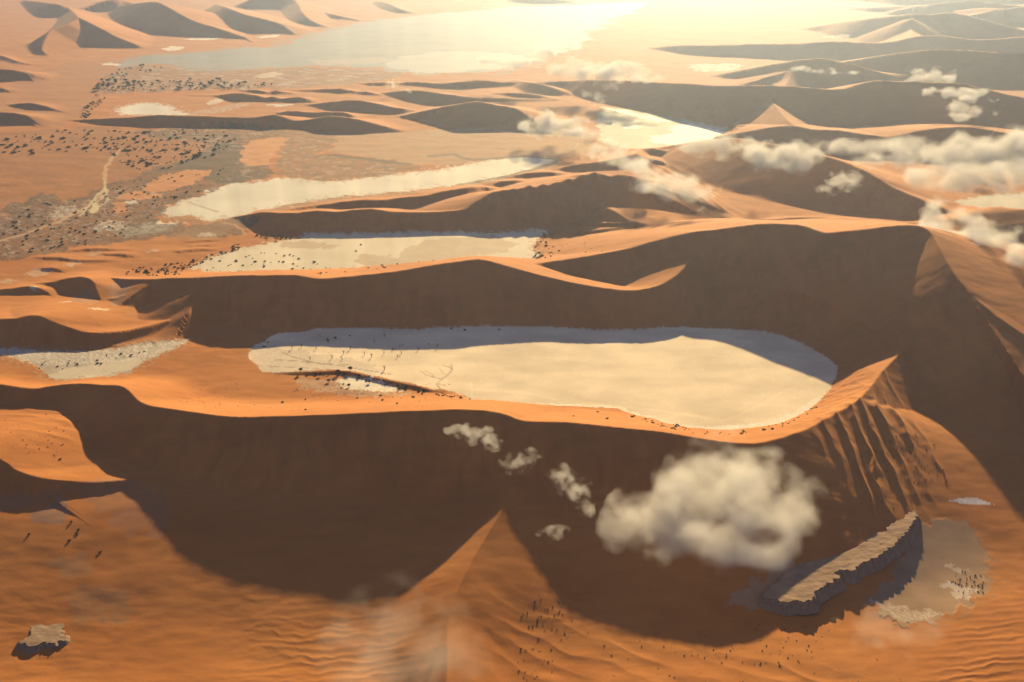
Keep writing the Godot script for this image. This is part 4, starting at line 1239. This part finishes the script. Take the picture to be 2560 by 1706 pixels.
# a flat-topped block: outline in pixels at the height of its top, ragged walls that spread downward
func mesa(called: String, label: String, category: String, y: float, deep: float, rag: float, top_colour: Color, wall_colour: Color, px: Array, rise := 0.0) -> void:
	# the top may rise from one end to the other
	var corners := PackedVector2Array()
	for k in range(0, px.size(), 2):
		var w := at(px[k], px[k + 1], y + rise * clampf((px[k] - 1904.0) / 390.0, 0.0, 1.0))
		corners.append(Vector2(w.x, w.z))
	var ring := PackedVector2Array()
	for k in corners.size():
		var a := corners[k]
		var b := corners[(k + 1) % corners.size()]
		var n := maxi(1, int(a.distance_to(b) / 1.7))
		var side := (b - a).normalized().orthogonal()
		for s in n:
			var p := a.lerp(b, float(s) / n)
			var dent := 4.2 * fine.get_noise_2d(p.x / 9.0, p.y / 9.0) + 4.5 * soft.get_noise_2d(p.x / 20.0, p.y / 20.0)
			ring.append(p + side * dent * rag)
	# drop the loops that the dents may have made
	var clean := Geometry2D.offset_polygon(ring, 0.05)
	for piece in clean:
		if clean.size() == 1 or piece.size() > ring.size() / 2:
			ring = piece
	if Geometry2D.is_polygon_clockwise(ring):
		ring.reverse()
	var centre := Vector2.ZERO
	for p in ring:
		centre += p / ring.size()
	var root := Node3D.new()
	root.name = numbered(called)
	root.position = Vector3(centre.x, y, centre.y)
	root.set_meta("label", label)
	root.set_meta("category", category)
	add_child(root)
	var m := ground_material(0.95)
	# the top: a fine grid inside the outline, so that its surface can be uneven
	var box := box_of(ring, 0.0)
	var cell := 1.5
	var st := SurfaceTool.new()
	st.begin(Mesh.PRIMITIVE_TRIANGLES)
	st.set_smooth_group(-1)
	var tris := Geometry2D.triangulate_polygon(ring)
	var low := box.position.x
	var wide := box.size.x
	var bumps := func(p: Vector2) -> float: return rise * (p.x - low) / wide + 0.5 * rag * fine.get_noise_2d(p.x / 22.0, p.y / 12.0) + 0.3
	for k in range(0, tris.size(), 3):
		split_face(st, [ring[tris[k]], ring[tris[k + 1]], ring[tris[k + 2]]], 0, centre, bumps, top_colour)
	st.generate_normals()
	var top := MeshInstance3D.new()
	top.name = "top"
	top.mesh = st.commit()
	top.material_override = m
	root.add_child(top)
	st = SurfaceTool.new()
	st.begin(Mesh.PRIMITIVE_TRIANGLES)
	st.set_smooth_group(-1)
	var levels := [0.0, 0.12, 0.2, 0.55, 1.0]
	var out := [0.0, 0.3, 1.6, 4.0, 10.0]
	for k in ring.size():
		var quad_at := []
		for e in 2:
			var n := (k + e) % ring.size()
			var before := ring[(n + ring.size() - 1) % ring.size()]
			var after := ring[(n + 1) % ring.size()]
			var side := (after - before).normalized().orthogonal()
			if Geometry2D.is_point_in_polygon(ring[n] + side * 0.05, ring):
				side = -side
			var column := []
			for l in levels.size():
				var spread: float = out[l] * rag + (0.0 if l == 0 else 1.3 * rag * fine.get_noise_2d(n * 0.45, levels[l] * 1.5))
				var p: Vector2 = ring[n] + side * spread - centre
				var h: float = bumps.call(ring[n]) - deep * levels[l]
				column.append(Vector3(p.x, h, p.y))
			quad_at.append(column)
		for l in levels.size() - 1:
			var shade := 1.0 + 0.3 * fine.get_noise_2d(k * 0.5, l * 2.0)
			st.set_color(Color(wall_colour.r * shade, wall_colour.g * shade, wall_colour.b * shade))
			for v in [quad_at[0][l], quad_at[1][l], quad_at[1][l + 1], quad_at[0][l], quad_at[1][l + 1], quad_at[0][l + 1]]:
				st.add_vertex(v)
	st.generate_normals()
	var wall := MeshInstance3D.new()
	wall.name = "cliff"
	wall.mesh = st.commit()
	wall.material_override = m
	root.add_child(wall)


func split_face(st: SurfaceTool, f: Array, deep: int, centre: Vector2, bumps: Callable, colour: Color) -> void:
	var longest: float = maxf(f[0].distance_to(f[1]), maxf(f[1].distance_to(f[2]), f[2].distance_to(f[0])))
	if longest < 2.6 or deep > 9:
		# clockwise seen from above
		var turn: float = (f[1] - f[0]).cross(f[2] - f[0])
		var order := [0, 1, 2] if turn > 0.0 else [0, 2, 1]
		for k in order:
			var p: Vector2 = f[k]
			var a := 1.0 + 0.22 * fine.get_noise_2d(p.x / 18.0 + 3.0, p.y / 10.0) + 0.25 * soft.get_noise_2d(p.x / 40.0, p.y / 40.0)
			var c := Color(colour.r * a, colour.g * a, colour.b * a)
			st.set_color(c)
			st.add_vertex(Vector3(p.x - centre.x, bumps.call(p), p.y - centre.y))
		return
	var e := 0
	for k in 3:
		if f[k].distance_to(f[(k + 1) % 3]) >= longest - 0.0001:
			e = k
	var mid: Vector2 = (f[e] + f[(e + 1) % 3]) * 0.5
	split_face(st, [f[e], mid, f[(e + 2) % 3]], deep + 1, centre, bumps, colour)
	split_face(st, [mid, f[(e + 1) % 3], f[(e + 2) % 3]], deep + 1, centre, bumps, colour)
